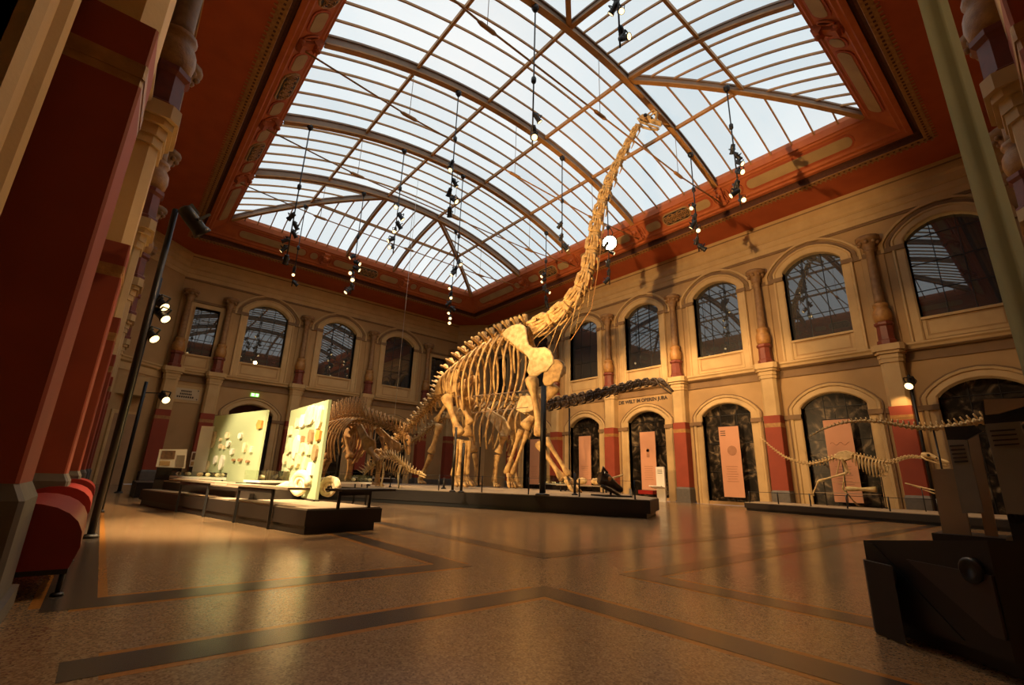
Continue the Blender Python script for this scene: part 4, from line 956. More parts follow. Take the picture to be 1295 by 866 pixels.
# ---------------- banners in the lower arches of the right wall
def text(body, w, u0, u1, z, h, m_, parent, d=0.004, right=False):
    cu = bpy.data.curves.new('lettering', 'FONT'); cu.body = body; cu.size = h; cu.extrude = 0.004; cu.offset = 0.010; cu.align_x = 'CENTER'; cu.align_y = 'CENTER'
    o = bpy.data.objects.new('lettering', cu); COL.objects.link(o); cu.materials.append(m_)
    x = w.ux if not right else -w.ux
    p = w((u0+u1)/2, d, z)
    bpy.context.view_layer.update()
    sx = abs(u1-u0)/max(o.dimensions.x, 1e-3)
    mw = Matrix(((x.x*sx, 0, w.n.x, p.x), (x.y*sx, 0, w.n.y, p.y), (x.z*sx, 1, w.n.z, p.z), (0, 0, 0, 1)))
    o.parent = parent; o.matrix_parent_inverse = parent.matrix_basis.inverted(); o.matrix_basis = mw
    return o
for k, (yc, z0, z1_, lb) in enumerate(((5.62, 0.33, 3.22, 'salmon banner with a faint line drawing behind the slender skeleton'), (9.62, 0.32, 3.22, 'salmon banner with a round emblem on its upper right, left of the slender skeleton'),
                                 (13.66, 0.46, 3.21, 'brightest orange banner under the wall inscription'), (17.7, 0.5, 3.19, 'narrow salmon banner just right of the giant front legs'), (21.75, 0.5, 3.19, 'salmon banner seen between the legs of the giant skeleton'))):
    t = thing('banner', (20.1, yc, z0), lb, 'banner', 'salmon banners in the lower arches')
    w = Wall((20.12, 0, 0), (0, 1, 0), (-1, 0, 0))
    MB().box2((20.10, yc-0.43, z0), (20.12, yc+0.43, z1_)).build('cloth', M['salmon'], t)
    MB().tube([(20.11, yc-0.45, z1_), (20.11, yc+0.45, z1_)], 0.018, 8).build('rod', M['black'], t)
    MB().tube([(20.11, yc, z1_), (20.11, yc, 3.50)], 0.008, 5).build('cord', M['black'], t)
    MB().tube([(20.11, yc-0.43, z0), (20.11, yc+0.43, z0)], 0.014, 8).build('weight_bar', M['black'], t)
    rq = V(-1, 0, 0).to_track_quat('Z', 'Y').to_matrix()
    if k == 1:
        MB().lathe([(0.2, 0), (0.2, 0.004), (0.0, 0.004)], (20.095, yc-0.08, 2.2), 20, False, rq).build('emblem', M['print'], t)
        for q in range(3): MB().box((20.096, yc+0.25, 3.02-q*0.09), (0.006, 0.22, 0.03)).build('text_line', M['ink'], t)
    if k == 2: MB().lathe([(0.10, 0), (0.10, 0.004), (0.075, 0.004), (0.075, 0.0)], (20.095, yc, 2.3), 20, False, rq).build('emblem', M['print'], t)
    if k == 2: MB().box((20.096, yc, 2.08), (0.006, 0.16, 0.2)).build('emblem_base', M['print'], t)
    if k == 0: MB().tube([(20.095, yc+0.3-0.6*q/12, 2.35+0.05*math.sin(q*1.2)) for q in range(13)], 0.008, 4).build('line_drawing', M['print'], t)
    for q in range(7): MB().box((20.096, yc, 1.55-q*0.10), (0.005, 0.5-0.05*(q % 3), 0.018)).build('text_line', M['print'], t)
tx = text('DIE WELT IM OBEREN JURA', WR, 12.55, 15.45, 4.80, 0.24, M['ink'], w_right, 0.006, True)
# shelf-top lectern in front of the pilaster
lp = V(19.2, 12.45, 0)
t = thing('info_pillar', lp, 'slim white information pillar with a small ledge before a red pilaster', 'sign')
MB().box(lp+V(0, 0, 0.75), (0.08, 0.42, 1.5)).build('pillar', M['white'], t)
MB().box(lp+V(-0.22, 0.05, 0.62), (0.4, 0.62, 0.04), Matrix.Rotation(0.25, 3, 'Y')).build('ledge', M['white'], t)
for q in range(3): MB().box(lp+V(-0.043, 0, 1.36-q*0.07), (0.006, 0.24, 0.02)).build('text_line', M['ink'], t)
t = thing('red_seat', (19.3, 13.2, 0), 'small red seat against the right wall behind the white pillar', 'seat')
MB().box((19.3, 13.2, 0.38), (0.42, 0.8, 0.16)).build('cushion', M['benchred'], t)
for sx in (-.15, .15):
    for sy in (-.34, .34): MB().tube([(19.3+sx, 13.2+sy, 0), (19.3+sx, 13.2+sy, 0.30)], 0.015, 6).build('leg', M['black'], t)
# ---------------- plaques, exit sign on the back wall
def plaque(label, w, u0, u1, z0, z1_):
    t = thing('plaque', w((u0+u1)/2, 0, z0), label, 'plaque', 'framed wall plaques with lettering')
    mb = MB(); wbox(mb, w, u0-0.14, u1+0.14, 0, 0.03, z0-0.14, z1_+0.14); mb.build('border', M['stone'], t)
    mb = MB(); wbox(mb, w, u0, u1, 0.03, 0.045, z0, z1_); mb.build('tablet', M['label'], t)
    for k, f in enumerate((0.5, 0.56, 0.8)):
        mb = MB(); c = (u0+u1)/2; hw = (u1-u0)/2*f*0.8; z = lerp(z1_, z0, (k+1)/4); n = int(6*f+4)
        for q in range(n):
            a = c-hw+2*hw*q/n; wbox(mb, w, a, a+2*hw/n*0.72, 0.045, 0.052, z-0.045, z+0.045)
        mb.build('text_line', M['ink'], t)
    for u in (u0+0.08, u1-0.08):
        for z in (z0+0.07, z1_-0.07): mb = MB(); wbox(mb, w, u-0.025, u+0.025, 0.045, 0.06, z-0.025, z+0.025); mb.build('screw', M['ink'], t)
plaque('framed plaque of three lines on the back wall below the narrow window', WB, 1.95, 3.10, 4.10, 4.68)
plaque('framed plaque on the corner wall half hidden by the tall black pole', WCL[0], WCL[1]*0.28, WCL[1]*0.72, 4.05, 4.62)
t = thing('exit_sign', WB(BAYX[0], 0, 4.78), 'small green glowing emergency exit sign above the back doorway', 'sign')
mb = MB(); wbox(mb, WB, BAYX[0]-0.20, BAYX[0]+0.20, 0, 0.05, 4.68, 4.86); mb.build('light_box', M['exit'], t)
mb = MB(); wbox(mb, WB, BAYX[0]-0.17, BAYX[0]-0.03, 0.05, 0.056, 4.70, 4.84); wbox(mb, WB, BAYX[0]+0.04, BAYX[0]+0.17, 0.05, 0.056, 4.70, 4.84); mb.build('running_figure_symbol', M['exitw'], t)

# faint inscription above the second arch of the back wall
mb = MB()
for row, (n_, hw_) in enumerate(((7, 0.45), (11, 0.75))):
    for q in range(n_):
        a = BAYX[1]-hw_+2*hw_*q/n_; wbox(mb, WB, a, a+2*hw_/n_*0.66, 0.0, 0.008, 4.72-row*0.22-0.06, 4.72-row*0.22+0.06)
mb.build('lettering', M['ink'], w_back)
# ================================================================== SKELETONS
def vert_mesh(kind):
    mb = MB()
    X = lambda x, r: (x, r)
    mb.tube([(-.5, 0, 0), (-.42, 0, 0), (-.2, 0, 0), (.2, 0, 0), (.42, 0, 0), (.5, 0, 0)], [.36, .50, .29, .28, .50, .36], 8)
    if kind == 'neck':
        mb.tube([(-.45, 0, .35), (-.2, 0, .62), (.15, 0, .66), (.42, 0, .36)], [.16, .22, .20, .14], 6)
        for s in (-1, 1):
            mb.tube([(.1, s*.26, .34), (.5, s*.32, .36)], [.15, .12], 5); mb.tube([(-.1, s*.26, .38), (-.46, s*.28, .46)], [.14, .12], 5)
            mb.tube([(.25, s*.28, -.2), (.1, s*.42, -.45), (-.4, s*.38, -.52)], [.14, .11, .06], 5)
            mb.tube([(.3, s*.34, .1), (-.3, s*.38, .1)], [.1, .12], 5)
    elif kind == 'dorsal':
        mb.tube([(0, 0, .3), (-.05, 0, .7), (-.16, 0, 1.05), (-.18, 0, 1.3)], [.3, .2, .22, .3], 6, flat=1.1)
        for s in (-1, 1):
            mb.tube([(0, s*.25, .45), (-.02, s*.8, .78), (-.02, s*1.15, .80)], [.18, .13, .16], 5)
            mb.tube([(.1, s*.2, .5), (.5, s*.22, .62)], [.13, .1], 5)
    elif kind == 'tail':
        mb.tube([(0, 0, .3), (-.25, 0, .75), (-.42, 0, 1.1)], [.26, .18, .24], 5)
        mb.tube([(-.42, 0, -.35), (-.6, 0, -.75), (-.8, 0, -1.05)], [.18, .12, .14], 5)
        for s in (-1, 1):
            mb.tube([(0, s*.3, .1), (-.1, s*.95, .12)], [.16, .10], 5); mb.tube([(.1, s*.15, .45), (.55, s*.16, .6)], [.11, .09], 5)
    elif kind == 'sail':
        for s in (-1, 1):
            mb.tube([(0, s*.1, .3), (-.05, s*.16, 1.4), (-.1, s*.28, 3.4)], [.22, .13, .15], 5)
            mb.tube([(0, s*.25, .45), (0, s*1.0, .8)], [.16, .13], 5)
    elif kind == 'fork':
        for s in (-1, 1):
            mb.tube([(0, s*.15, .3), (-.4, s*.4, 1.0), (-.75, s*.6, 1.75)], [.2, .13, .14], 5)
            mb.tube([(.1, s*.28, -.2), (-.5, s*.45, -.6)], [.14, .08], 5)
            mb.tube([(.1, s*.25, .4), (.6, s*.3, .5)], [.13, .1], 5)
    elif kind == 'small':
        mb.tube([(0, 0, .3), (-.25, 0, .95)], [.2, .13], 5)
        for s in (-1, 1): mb.tube([(0, s*.3, 0), (-.1, s*.75, .1)], [.14, .08], 5)
    return mb
VM = {}
def vmesh(kind, m_):
    if (kind, m_) not in VM: VM[kind, m_] = vert_mesh(kind).mesh('vertebra_'+kind, M[m_])
    return VM[kind, m_]
def resample(pts, n, ratio=1.0):
    """n segments along the polyline, lengths growing by ratio from start to end"""
    pts = [Vector(p) for p in pts]; L = [0]
    for a, b in zip(pts, pts[1:]): L.append(L[-1]+(b-a).length)
    w_ = [ratio**(k/max(1, n-1)) for k in range(n)]; s = sum(w_); cum = [0]
    for x in w_: cum.append(cum[-1]+x/s*L[-1])
    out = []
    for c in cum:
        i = max(j for j in range(len(L)) if L[j] <= c+1e-9); i = min(i, len(pts)-2)
        out.append(lerp(pts[i], pts[i+1], (c-L[i])/max(1e-9, L[i+1]-L[i])))
    # smooth
    for _ in range(2): out = [out[0]]+[(out[i-1]+out[i]*2+out[i+1])/4 for i in range(1, len(out)-1)]+[out[-1]]
    return out
class Skel:
    def __init__(s, name, P0, phi, label, bm='bone'):
        a = math.radians(phi); s.P0 = V(P0[0], P0[1], 0); s.fw = V(math.sin(a), -math.cos(a), 0); s.n = V(math.cos(a), math.sin(a), 0); s.bm = bm
        s.t = None; s.name = name; s.label = label
    def root(s, loc): s.t = thing(s.name, loc, s.label, 'skeleton')
    def px(s, x, y, lat=0.0):
        d = ray(x, y); o = V(0, 0, CAM_H); q = s.P0+s.n*lat; t = s.n.dot(q-o)/s.n.dot(d); return o+d*t
    def loc(s, p):
        d = p-s.P0; return d.dot(s.fw), d.dot(s.n), p.z
    def W(s, f, l, z): return s.P0+s.fw*f+s.n*l+UP*z
    def mir(s, p): f, l, z = s.loc(p); return s.W(f, -l, z)
    def chain(s, pts, n, r0, r1, kind, ratio=1.0, m_=None, name='vertebra', ry=1.0, over=1.02):
        P = resample(pts, n, ratio)
        me = vmesh(kind, m_ or s.bm); out = []
        for k in range(n):
            a, b = P[k], P[k+1]; c = (a+b)/2; r = lerp(r0, r1, k/max(1, n-1))
            inst(name, me, frame(c, a-b, UP, ((a-b).length*over, r*2*ry, r*2)), s.t); out.append((c, (a-b).normalized(), r))
        return out
    def bone(s, a, b, r, name='bone', m_=None, e=1.55, seg=8, bow=0.0):
        a, b = Vector(a), Vector(b); d = (b-a); f = [0, .04, .14, .3, .55, .75, .88, .97, 1]; k = [.75*e, e, e*0.92, 1.05, .92, 1.02, e*0.85, e*0.95, .7*e]
        side = d.normalized().cross(s.n) if bow else V(0, 0, 0)
        return MB().tube([a+d*x+side*(bow*math.sin(math.pi*x)) for x in f], [r*q for q in k], seg, flat=0.8).build(name, M[m_ or s.bm], s.t)
    def rod(s, pts, r, name, m_=None, seg=6): return MB().tube(pts, r, seg).build(name, M[m_ or s.bm], s.t)
    def plate(s, pts, th, name, m_=None):
        n = s.n; P = [Vector(p) for p in pts]; mb = MB(); k = len(P)
        c = sum(P, V(0, 0, 0))/k
        Q = P+[p+n*th for p in P]
        mb.add(Q, [tuple(range(k)), tuple(range(2*k-1, k-1, -1))]+[(i, (i+1) % k, (i+1) % k+k, i+k) for i in range(k)])
        mb.tube([p+n*th*0.5 for p in P]+[P[0]+n*th*0.5], abs(th)*0.62, 6, False)
        return mb.build(name, M[m_ or s.bm], s.t)
    def rib(s, c, side, L, w_, r=0.05, slant=0.25, r1=None, curl=0.35, out=0.12):
        pts = []; n = 9
        for k in range(n+1):
            t = k/n; lat = w_*math.sin(math.pi*min(1, (0.12+t*0.88))*0.70)
            if t > 0.7: lat -= w_*curl*(t-0.7)/0.3*0.5
            pts.append(c+s.n*(side*(out+lat))-s.fw*(slant*L*t)-UP*(L*(t**1.15)-0.12*math.sin(math.pi*t*0.9)))
        rr = [lerp(r, r1 or r*0.65, k/n) for k in range(n+1)]
        return MB().tube(pts, rr, 6, flat=1.5).build('rib', M[s.bm], s.t)
    def foot(s, a, toes, r, n=5, spread=0.35, L=0.5, name='foot', zf=PZ):
        """metapodials from ankle a fanning to the ground"""
        f = empty(name, a, s.t)
        for k in range(n):
            g = (k/(n-1)-0.5)*2 if n > 1 else 0
            e = V(a.x, a.y, zf+r*1.1)+s.fw*(L*(0.75-0.25*abs(g)))+s.n*(g*spread)
            mid = lerp(a+s.n*(g*spread*0.35), e, 0.62)
            MB().tube([a+s.n*(g*spread*0.35), lerp(a+s.n*(g*spread*.35), mid, .5), mid], [r*1.2, r*.8, r*1.15], 6).build('metapodial', M[s.bm], f)
            MB().tube([mid, lerp(mid, e, .55), e+s.fw*0.03], [r*1.1, r*0.95, r*0.55], 6).build('toe', M[s.bm], f)
        return f
    def post(s, p, z1, r=0.04, zf=PZ, name='support_post'):
        mb = MB().tube([(p.x, p.y, zf), (p.x, p.y, z1)], r, 8); mb.lathe([(r*2.4, 0), (r*2.4, 0.025), (r*1.2, 0.05)], (p.x, p.y, zf), 10); return mb.build(name, M['black'], s.t)
    def skull(s, p, fwd, L, h, w_, dome=0.35, m_=None, teeth=True, up=UP, gape=0.20):
        k = empty('skull', p, s.t); fwd = Vector(fwd).normalized(); side = s.n; u = (Vector(up)-fwd*Vector(up).dot(fwd)).normalized(); p = Vector(p)
        mm = M[m_ or s.bm]
        def pt(f, l, z): return p+fwd*(f*L)+side*(l*w_)+u*(z*h)
        mb = MB(); rows = []
        for f, zc, zh, ww in ((0, .45, .20, .5), (.08, .48, .34, .75), (.25, .52, .38, .8), (.42, .50, .28, .62), (.6, .38, .20, .55), (.8, .32, .20, .58), (.95, .28, .18, .5), (1.0, .26, .10, .34)):
            rows.append([pt(f, ww*0.5*math.cos(2*math.pi*q/10), zc+zh*math.sin(2*math.pi*q/10)) for q in range(10)])
        mb.strip(rows, smooth=True, close_u=True); mb.add(rows[0], [tuple(range(10))]); mb.add(rows[-1], [tuple(range(10))])
        mb.build('cranium', mm, k)
        for sd in (-1, 1):
            MB().ball(pt(.27, sd*0.40, .56), h*0.16, 8, 5, (1, 1, 1)).build('eye_socket', M['ink'], k)
            MB().ball(pt(.56, sd*0.27, .46), h*0.10, 8, 5, (1.2, 1, 1)).build('nostril', M['ink'], k)
            if dome: MB().tube([pt(.30, sd*.2, .82), pt(.42, sd*.16, .86+dome), pt(.58, sd*.14, .84+dome*0.7), pt(.68, sd*.14, .52)], h*0.07, 6).build('nasal_arch', mm, k)
        mb = MB()
        for sd in (-1, 1):
            mb.tube([pt(.02, sd*.36, .22), pt(.2, sd*.36, .02-gape*.3), pt(.6, sd*.28, -.02-gape*.7), pt(.92, sd*.16, .0-gape), pt(.97, 0, .0-gape)], [h*.09, h*.11, h*.09, h*.08, h*.07], 6)
        mb.build('lower_jaw', mm, k)
        if teeth:
            mb = MB()
            for q in range(9):
                for sd in (-1, 1):
                    f = .58+.40*q/8; l = sd*(.27-.14*max(0, q-5)/3)
                    mb.tube([pt(f, l, .16), pt(f, l, .02)], [h*.028, h*.010], 4)
                    mb.tube([pt(f, l*.9, -gape+.04), pt(f, l*.9, -gape+.16)], [h*.028, h*.010], 4)
            mb.build('teeth', M['bonelight'], k)
        return k
# ---------------------------------------------------------------- the giant long-necked skeleton
B = Skel('sauropod_skeleton', (12.51, 7.65), 20, 'towering long-necked sauropod skeleton mounted on the central platform')
hip0 = B.px(566, 500); B.root((hip0.x, hip0.y, PZ))
P = lambda *q: [B.px(x, y) for x, y in q]
neck = P((808, 158), (803, 166), (796, 180), (787, 197), (777, 216), (768, 236), (761, 258), (755, 280), (751, 303), (749, 325), (747, 345), (741, 364), (731, 382), (716, 398), (699, 408), (684, 413), (672, 417))
nv = B.chain(neck, 14, 0.115, 0.27, 'neck', 2.0, over=0.97)
dor = P((672, 417), (656, 420), (638, 427), (618, 437), (600, 448), (583, 462), (570, 477))
dv = B.chain(dor, 12, 0.24, 0.22, 'dorsal', 0.9)
sac = P((570, 477), (563, 487), (557, 497)); B.chain(sac, 4, 0.20, 0.19, 'dorsal', name='sacral_vertebra')
tail = P((557, 497), (549, 506), (540, 517), (530, 528), (520, 538), (511, 547), (502, 556), (492, 565), (482, 574), (474, 581), (466, 588))
B.chain(tail, 22, 0.20, 0.06, 'tail', 0.62, name='tail_vertebra')
B.skull(B.px(806, 156), B.px(832, 160)-B.px(806, 156), 0.92, 0.44, 0.42, 0.40)
for i, (c, d, r) in enumerate(nv[9:13]):
    for sd in (-1, 1):
        a = c+B.n*(sd*r*0.9)-UP*r*0.9
        B.rod([a, a-d*(0.7+0.12*i)-UP*0.12, a-d*(1.1+0.2*i)-UP*(0.45+0.05*i)], [0.025, 0.018, 0.008], 'cervical_rib', seg=5)
Ls = [1.7, 2.1, 2.35, 2.5, 2.55, 2.5, 2.4, 2.2, 1.95, 1.6, 1.2, 0.9]
for i, (c, d, r) in enumerate(dv):
    for sd in (-1, 1): B.rib(c, sd, Ls[i], lerp(0.62, 0.85, math.sin(math.pi*i/11)), 0.038, 0.10, 0.026)
for yy in (497, 518):
    B.rod([B.px(598, yy+4, -0.9), B.px(636, yy, -0.95), B.px(668, yy-3, -0.9)], 0.014, 'steel_rod', 'web', 5)
sc_px = [(636, 422.5, -.62), (640, 417, -.62), (647, 413, -.62), (653, 411, -.64), (659, 411.5, -.68), (662.5, 414, -.72), (663.5, 421, -.80), (664.5, 430, -.88), (667, 437, -.96), (672, 441, -1.02), (680, 441.5, -1.08), (688, 440.5, -1.10), (694, 444, -1.10), (697.5, 451, -1.08), (698, 458, -1.05),
         (694, 462, -1.03), (690, 468, -1.02), (684, 468.5, -1.05), (678, 473.5, -1.08), (670, 473, -1.12), (667.5, 468, -1.14), (669.5, 461, -1.12), (671, 455, -1.10), (668, 449, -1.06), (662, 443, -.98), (653, 436, -.85), (644, 428.5, -.72)]
sc = [B.px(x, y, l) for x, y, l in sc_px]
B.plate(sc, 0.10, 'scapula', 'bonelight'); B.plate([B.mir(p)-B.n*0.5-B.fw*0.25 for p in sc], -0.10, 'scapula')
B.bone(B.px(672, 477, -1.15), B.px(684, 551, -1.05), 0.125, 'humerus', e=2.0)
el = B.px(685, 555, -1.05); wr = B.px(716, 603, -0.95)
B.bone(el+B.fw*.12+UP*.02, wr+B.fw*.10+UP*.04, 0.066, 'radius', e=1.7); B.bone(el-B.fw*.14-UP*.10, wr-B.fw*.10-UP*.08, 0.075, 'ulna', e=1.8)
B.foot(wr, 5, 0.055, 5, 0.26, 0.62, 'fore_foot')
B.bone(B.px(703, 487, 1.05), B.px(663, 541, 1.0), 0.125, 'humerus', e=2.0)
el = B.px(663, 545, 1.0); wr = B.px(644, 599, 0.95)
B.bone(el+B.fw*.14, wr+B.fw*.12, 0.066, 'radius', e=1.7); B.bone(el-B.fw*.14+UP*.05, wr-B.fw*.14, 0.075, 'ulna', e=1.8)
B.foot(wr, 5, 0.06, 5, 0.3, 0.35, 'fore_foot')
il = [B.px(x, y, l) for x, y, l in ((550, 498, -.5), (551, 489, -.55), (556, 479, -.6), (565, 472, -.65), (577, 468, -.62), (579, 474, -.58), (574, 484, -.5), (575, 494, -.5), (568, 498, -.55), (561, 496, -.5))]
B.plate(il, 0.08, 'ilium'); B.plate([B.mir(p) for p in il], -0.08, 'ilium')
B.bone(B.px(564, 500, -.75), B.px(581, 550, -.75), 0.13, 'femur', e=1.9)
B.bone(B.px(579, 555, -.75), B.px(574, 602, -.75), 0.085, 'tibia', e=1.8); B.bone(B.px(584, 556, -.8), B.px(580, 602, -.8), 0.07, 'fibula')
B.foot(B.px(577, 604, -.75), 5, 0.065, 5, 0.32, 0.55, 'hind_foot')
B.bone(B.px(593, 503, .75), B.px(591, 552, .75), 0.13, 'femur', e=1.9)
B.bone(B.px(589, 557, .75), B.px(587, 600, .75), 0.085, 'tibia', e=1.8); B.bone(B.px(594, 557, .8), B.px(591, 600, .8), 0.07, 'fibula')
B.foot(B.px(588, 602, .75), 5, 0.065, 5, 0.32, 0.45, 'hind_foot')
for l in (-.25, .25):
    B.bone(B.px(568, 505, l), B.px(551, 532, l*.5), 0.07, 'ischium', e=1.7); B.bone(B.px(578, 503, l), B.px(596, 535, l*.6), 0.09, 'pubis', e=1.8)
st = [B.px(x, y, -.35) for x, y in ((653, 517), (658, 503), (667, 499), (674, 505), (674, 517), (663, 522))]
B.plate(st, 0.07, 'sternal_plate', 'bonelight'); B.plate([B.mir(p) for p in st], -0.07, 'sternal_plate')
pp = at(686, 626, 2, PZ); B.post(pp, zat(685, 488, pp.x, pp.y), 0.075)
for x, y0, y1 in ((572, 622, 540), (561, 618, 604), (727, 626, 598), (583, 623, 560)):
    pp = at(x, y0, 2, PZ)
    if pp.length > 22: pp = B.px(x, y0, -1.0)
    B.post(V(pp.x, pp.y, 0), zat(x, y1, pp.x, pp.y), 0.035)
nb = B.px(755, 280)
for l in (-.14, .14): B.rod([B.px(766, 250, l), B.px(758, 330, l), B.px(748, 390, l), B.px(722, 430, l)], 0.014, 'steel_brace', 'iron', 5)
# ---------------------------------------------------------------- sail-backed skeleton on the left
D = Skel('sauropod_skeleton', (10.1, 6.8), 20, 'smaller sail-backed sauropod skeleton left of the giant one, neck stretched right', 'boneshaded')
h = D.px(430, 540); D.root((h.x, h.y, PZ))
P = lambda *q: [D.px(x, y) for x, y in q]
D.chain(P((513, 551), (505, 544), (494, 540), (482, 537), (470, 534), (460, 531)), 11, 0.085, 0.13, 'fork', 1.3, name='neck_vertebra')
dd_ = D.chain(P((460, 531), (448, 530), (436, 531), (426, 534), (417, 540)), 11, 0.12, 0.12, 'sail', 1.0)
D.chain(P((417, 540), (409, 548), (400, 556), (390, 566), (380, 575)), 14, 0.10, 0.04, 'tail', 0.8, name='tail_vertebra')
D.skull(D.px(512, 552), V(0, 0, -1)+D.fw*0.35, 0.62, 0.24, 0.22, 0.0, up=D.fw, gape=0.1)
for i, (c, d, r) in enumerate(dd_[:10]):
    for sd in (-1, 1): D.rib(c, sd, [1.0, 1.3, 1.5, 1.55, 1.5, 1.4, 1.3, 1.1, .9, .7][i], 0.55, 0.035, 0.15)
s_ = [D.px(x, y, l) for x, y, l in ((451, 540, -.45), (456, 537, -.45), (464, 552, -.6), (473, 558, -.62), (474, 566, -.6), (467, 571, -.6), (459, 567, -.62), (457, 556, -.6))]
D.plate(s_, 0.06, 'scapula'); D.plate([D.mir(p) for p in s_], -0.06, 'scapula')
for l, (ex, ey) in ((-.6, (480, 586)), (.6, (470, 588))):
    a = D.px(467 if l < 0 else 478, 568, l); e_ = D.px(ex, ey, l); g = V(e_.x, e_.y, PZ+0.14)
    D.bone(a, e_, 0.085, 'humerus', e=1.7); D.bone(e_+D.fw*.04, g, 0.055, 'radius'); D.bone(e_-D.fw*.07, g-D.fw*.05, 0.055, 'ulna'); D.foot(g, 5, 0.03, 5, 0.16, 0.2, 'fore_foot')
i_ = [D.px(x, y, -.35) for x, y in ((412, 541), (420, 534), (432, 533), (437, 538), (430, 544), (424, 550), (417, 548))]
D.plate(i_, 0.05, 'ilium'); D.plate([D.mir(p) for p in i_], -0.05, 'ilium')
for l, k_, a_ in ((-.45, (414, 579), (422, 548)), (.45, (443, 579), (437, 552))):
    a = D.px(a_[0], a_[1], l); kn = D.px(k_[0], k_[1], l); g = V(kn.x, kn.y, PZ+0.16)-D.fw*(0.25 if l < 0 else 0.02)
    D.bone(a, kn, 0.11, 'femur', e=1.7); D.bone(kn-UP*.05, g, 0.075, 'tibia', e=1.6); D.bone(kn-UP*.05+D.n*.12, g+D.n*.1, 0.05, 'fibula'); D.foot(g, 5, 0.04, 5, 0.2, 0.28, 'hind_foot')
D.bone(D.px(483, 552, .1), D.px(486, 578, .1), 0.06, 'sternal_rod')
for x in (433, 474):
    q = D.px(x, 540); D.post(q, q.z-0.1, 0.03)
q = D.px(497, 545); D.rod([q, V(q.x, q.y, 11.9)], 0.008, 'suspension_wire', 'white', 4)
# ---------------------------------------------------------------- dark-necked skeleton behind the giant
F = Skel('sauropod_skeleton', (15.89, 8.88), 20, 'low sauropod skeleton with a dark outstretched neck behind the giant one')
h = F.px(575, 522); F.root((h.x, h.y, PZ))
P = lambda *q: [F.px(x, y) for x, y in q]
F.chain(P((832, 484), (822, 482), (808, 485), (794, 489), (779, 493), (764, 497), (749, 501), (734, 505), (719, 508), (704, 511), (690, 513)), 14, 0.12, 0.20, 'neck', 1.3, 'bonedark', 'neck_vertebra', over=0.95)
fd = F.chain(P((690, 513), (676, 514), (660, 513), (642, 512), (624, 512), (606, 514), (590, 516)), 12, 0.20, 0.2, 'dorsal', 1.0)
F.chain(P((590, 516), (576, 520), (563, 527), (550, 537), (536, 548), (520, 560), (505, 570)), 18, 0.18, 0.07, 'tail', 0.8, name='tail_vertebra')
F.skull(F.px(829, 483), F.px(842, 492)-F.px(829, 483), 0.75, 0.30, 0.26, 0.0, 'bonedark', gape=0.12)
for i, (c, d, r) in enumerate(fd[2:]):
    for sd in (-1, 1): F.rib(c, sd, [1.4, 1.7, 1.9, 2.0, 2.0, 1.9, 1.7, 1.4, 1.1, .8][i], 0.7, 0.045, 0.15)
s_ = [F.px(x, y, l) for x, y, l in ((609, 519, -.6), (615, 515, -.6), (626, 523, -.75), (637, 529, -.85), (644, 541, -.85), (641, 551, -.8), (633, 549, -.85), (626, 538, -.8))]
F.plate(s_, 0.08, 'scapula', 'bonelight'); F.plate([F.mir(p) for p in s_], -0.08, 'scapula')
for l, a_, e_, g_ in ((-.8, (638, 550), (630, 573), (626, 603)), (.8, (650, 545), (646, 577), (655, 603))):
    a = F.px(*a_, l); e2 = F.px(*e_, l); g = F.px(*g_, l); g.z = PZ+0.22
    F.bone(a, e2, 0.12, 'humerus', e=1.7); F.bone(e2-UP*.05, g, 0.075, 'radius'); F.bone(e2-UP*.05-F.fw*.1, g-F.fw*.08, 0.075, 'ulna'); F.foot(g, 5, 0.045, 5, 0.22, 0.25, 'fore_foot')
i_ = [F.px(x, y, -.5) for x, y in ((563, 527), (568, 517), (582, 512), (596, 513), (597, 519), (586, 525), (574, 530))]
F.plate(i_, 0.07, 'ilium'); F.plate([F.mir(p) for p in i_], -0.07, 'ilium')
for l, a_, e_, g_ in ((-.6, (556, 536), (545, 573), (531, 604)), (.6, (590, 530), (600, 572), (604, 603))):
    a = F.px(*a_, l); e2 = F.px(*e_, l); g = F.px(*g_, l); g.z = PZ+0.2
    F.bone(a, e2, 0.13, 'femur', e=1.7); F.bone(e2-UP*.05, g, 0.09, 'tibia', e=1.5); F.bone(e2-UP*.05+F.n*.12, g+F.n*.1, 0.06, 'fibula'); F.foot(g, 5, 0.05, 5, 0.25, 0.35, 'hind_foot')
for x in (610, 720):
    q = F.px(x, 512); F.post(q, q.z-0.12, 0.035)
# ---------------------------------------------------------------- small spiky skeleton
K = Skel('stegosaur_skeleton', (9.7, 6.3), 20, 'small spiny skeleton with bristling spikes low between the two sauropods')
h = K.px(490, 585); K.root((h.x, h.y, PZ))
P = lambda *q: [K.px(x, y) for x, y in q]
kv = K.chain(P((529, 599), (522, 597), (515, 594), (509, 588), (502, 581), (493, 577), (484, 579), (476, 585), (468, 592), (460, 600)), 22, 0.045, 0.04, 'small', 1.0, 'bonelight')
K.skull(K.px(528, 599), K.fw-UP*0.25, 0.34, 0.13, 0.12, 0.0, 'bonelight', False)
for i, (c, d, r) in enumerate(kv):
    for sd in (-1, 1):
        tip = c+UP*(0.12+0.16*math.sin(math.pi*min(1, i/16)))+K.n*(sd*0.12)-K.fw*(0.02+0.012*i)
        K.rod([c+K.n*sd*.03, tip], [0.03, 0.006], 'back_spike', 'bonelight', 5)
        if 5 <= i <= 13: K.rib(c, sd, 0.42, 0.2, 0.016, 0.1, out=0.04)
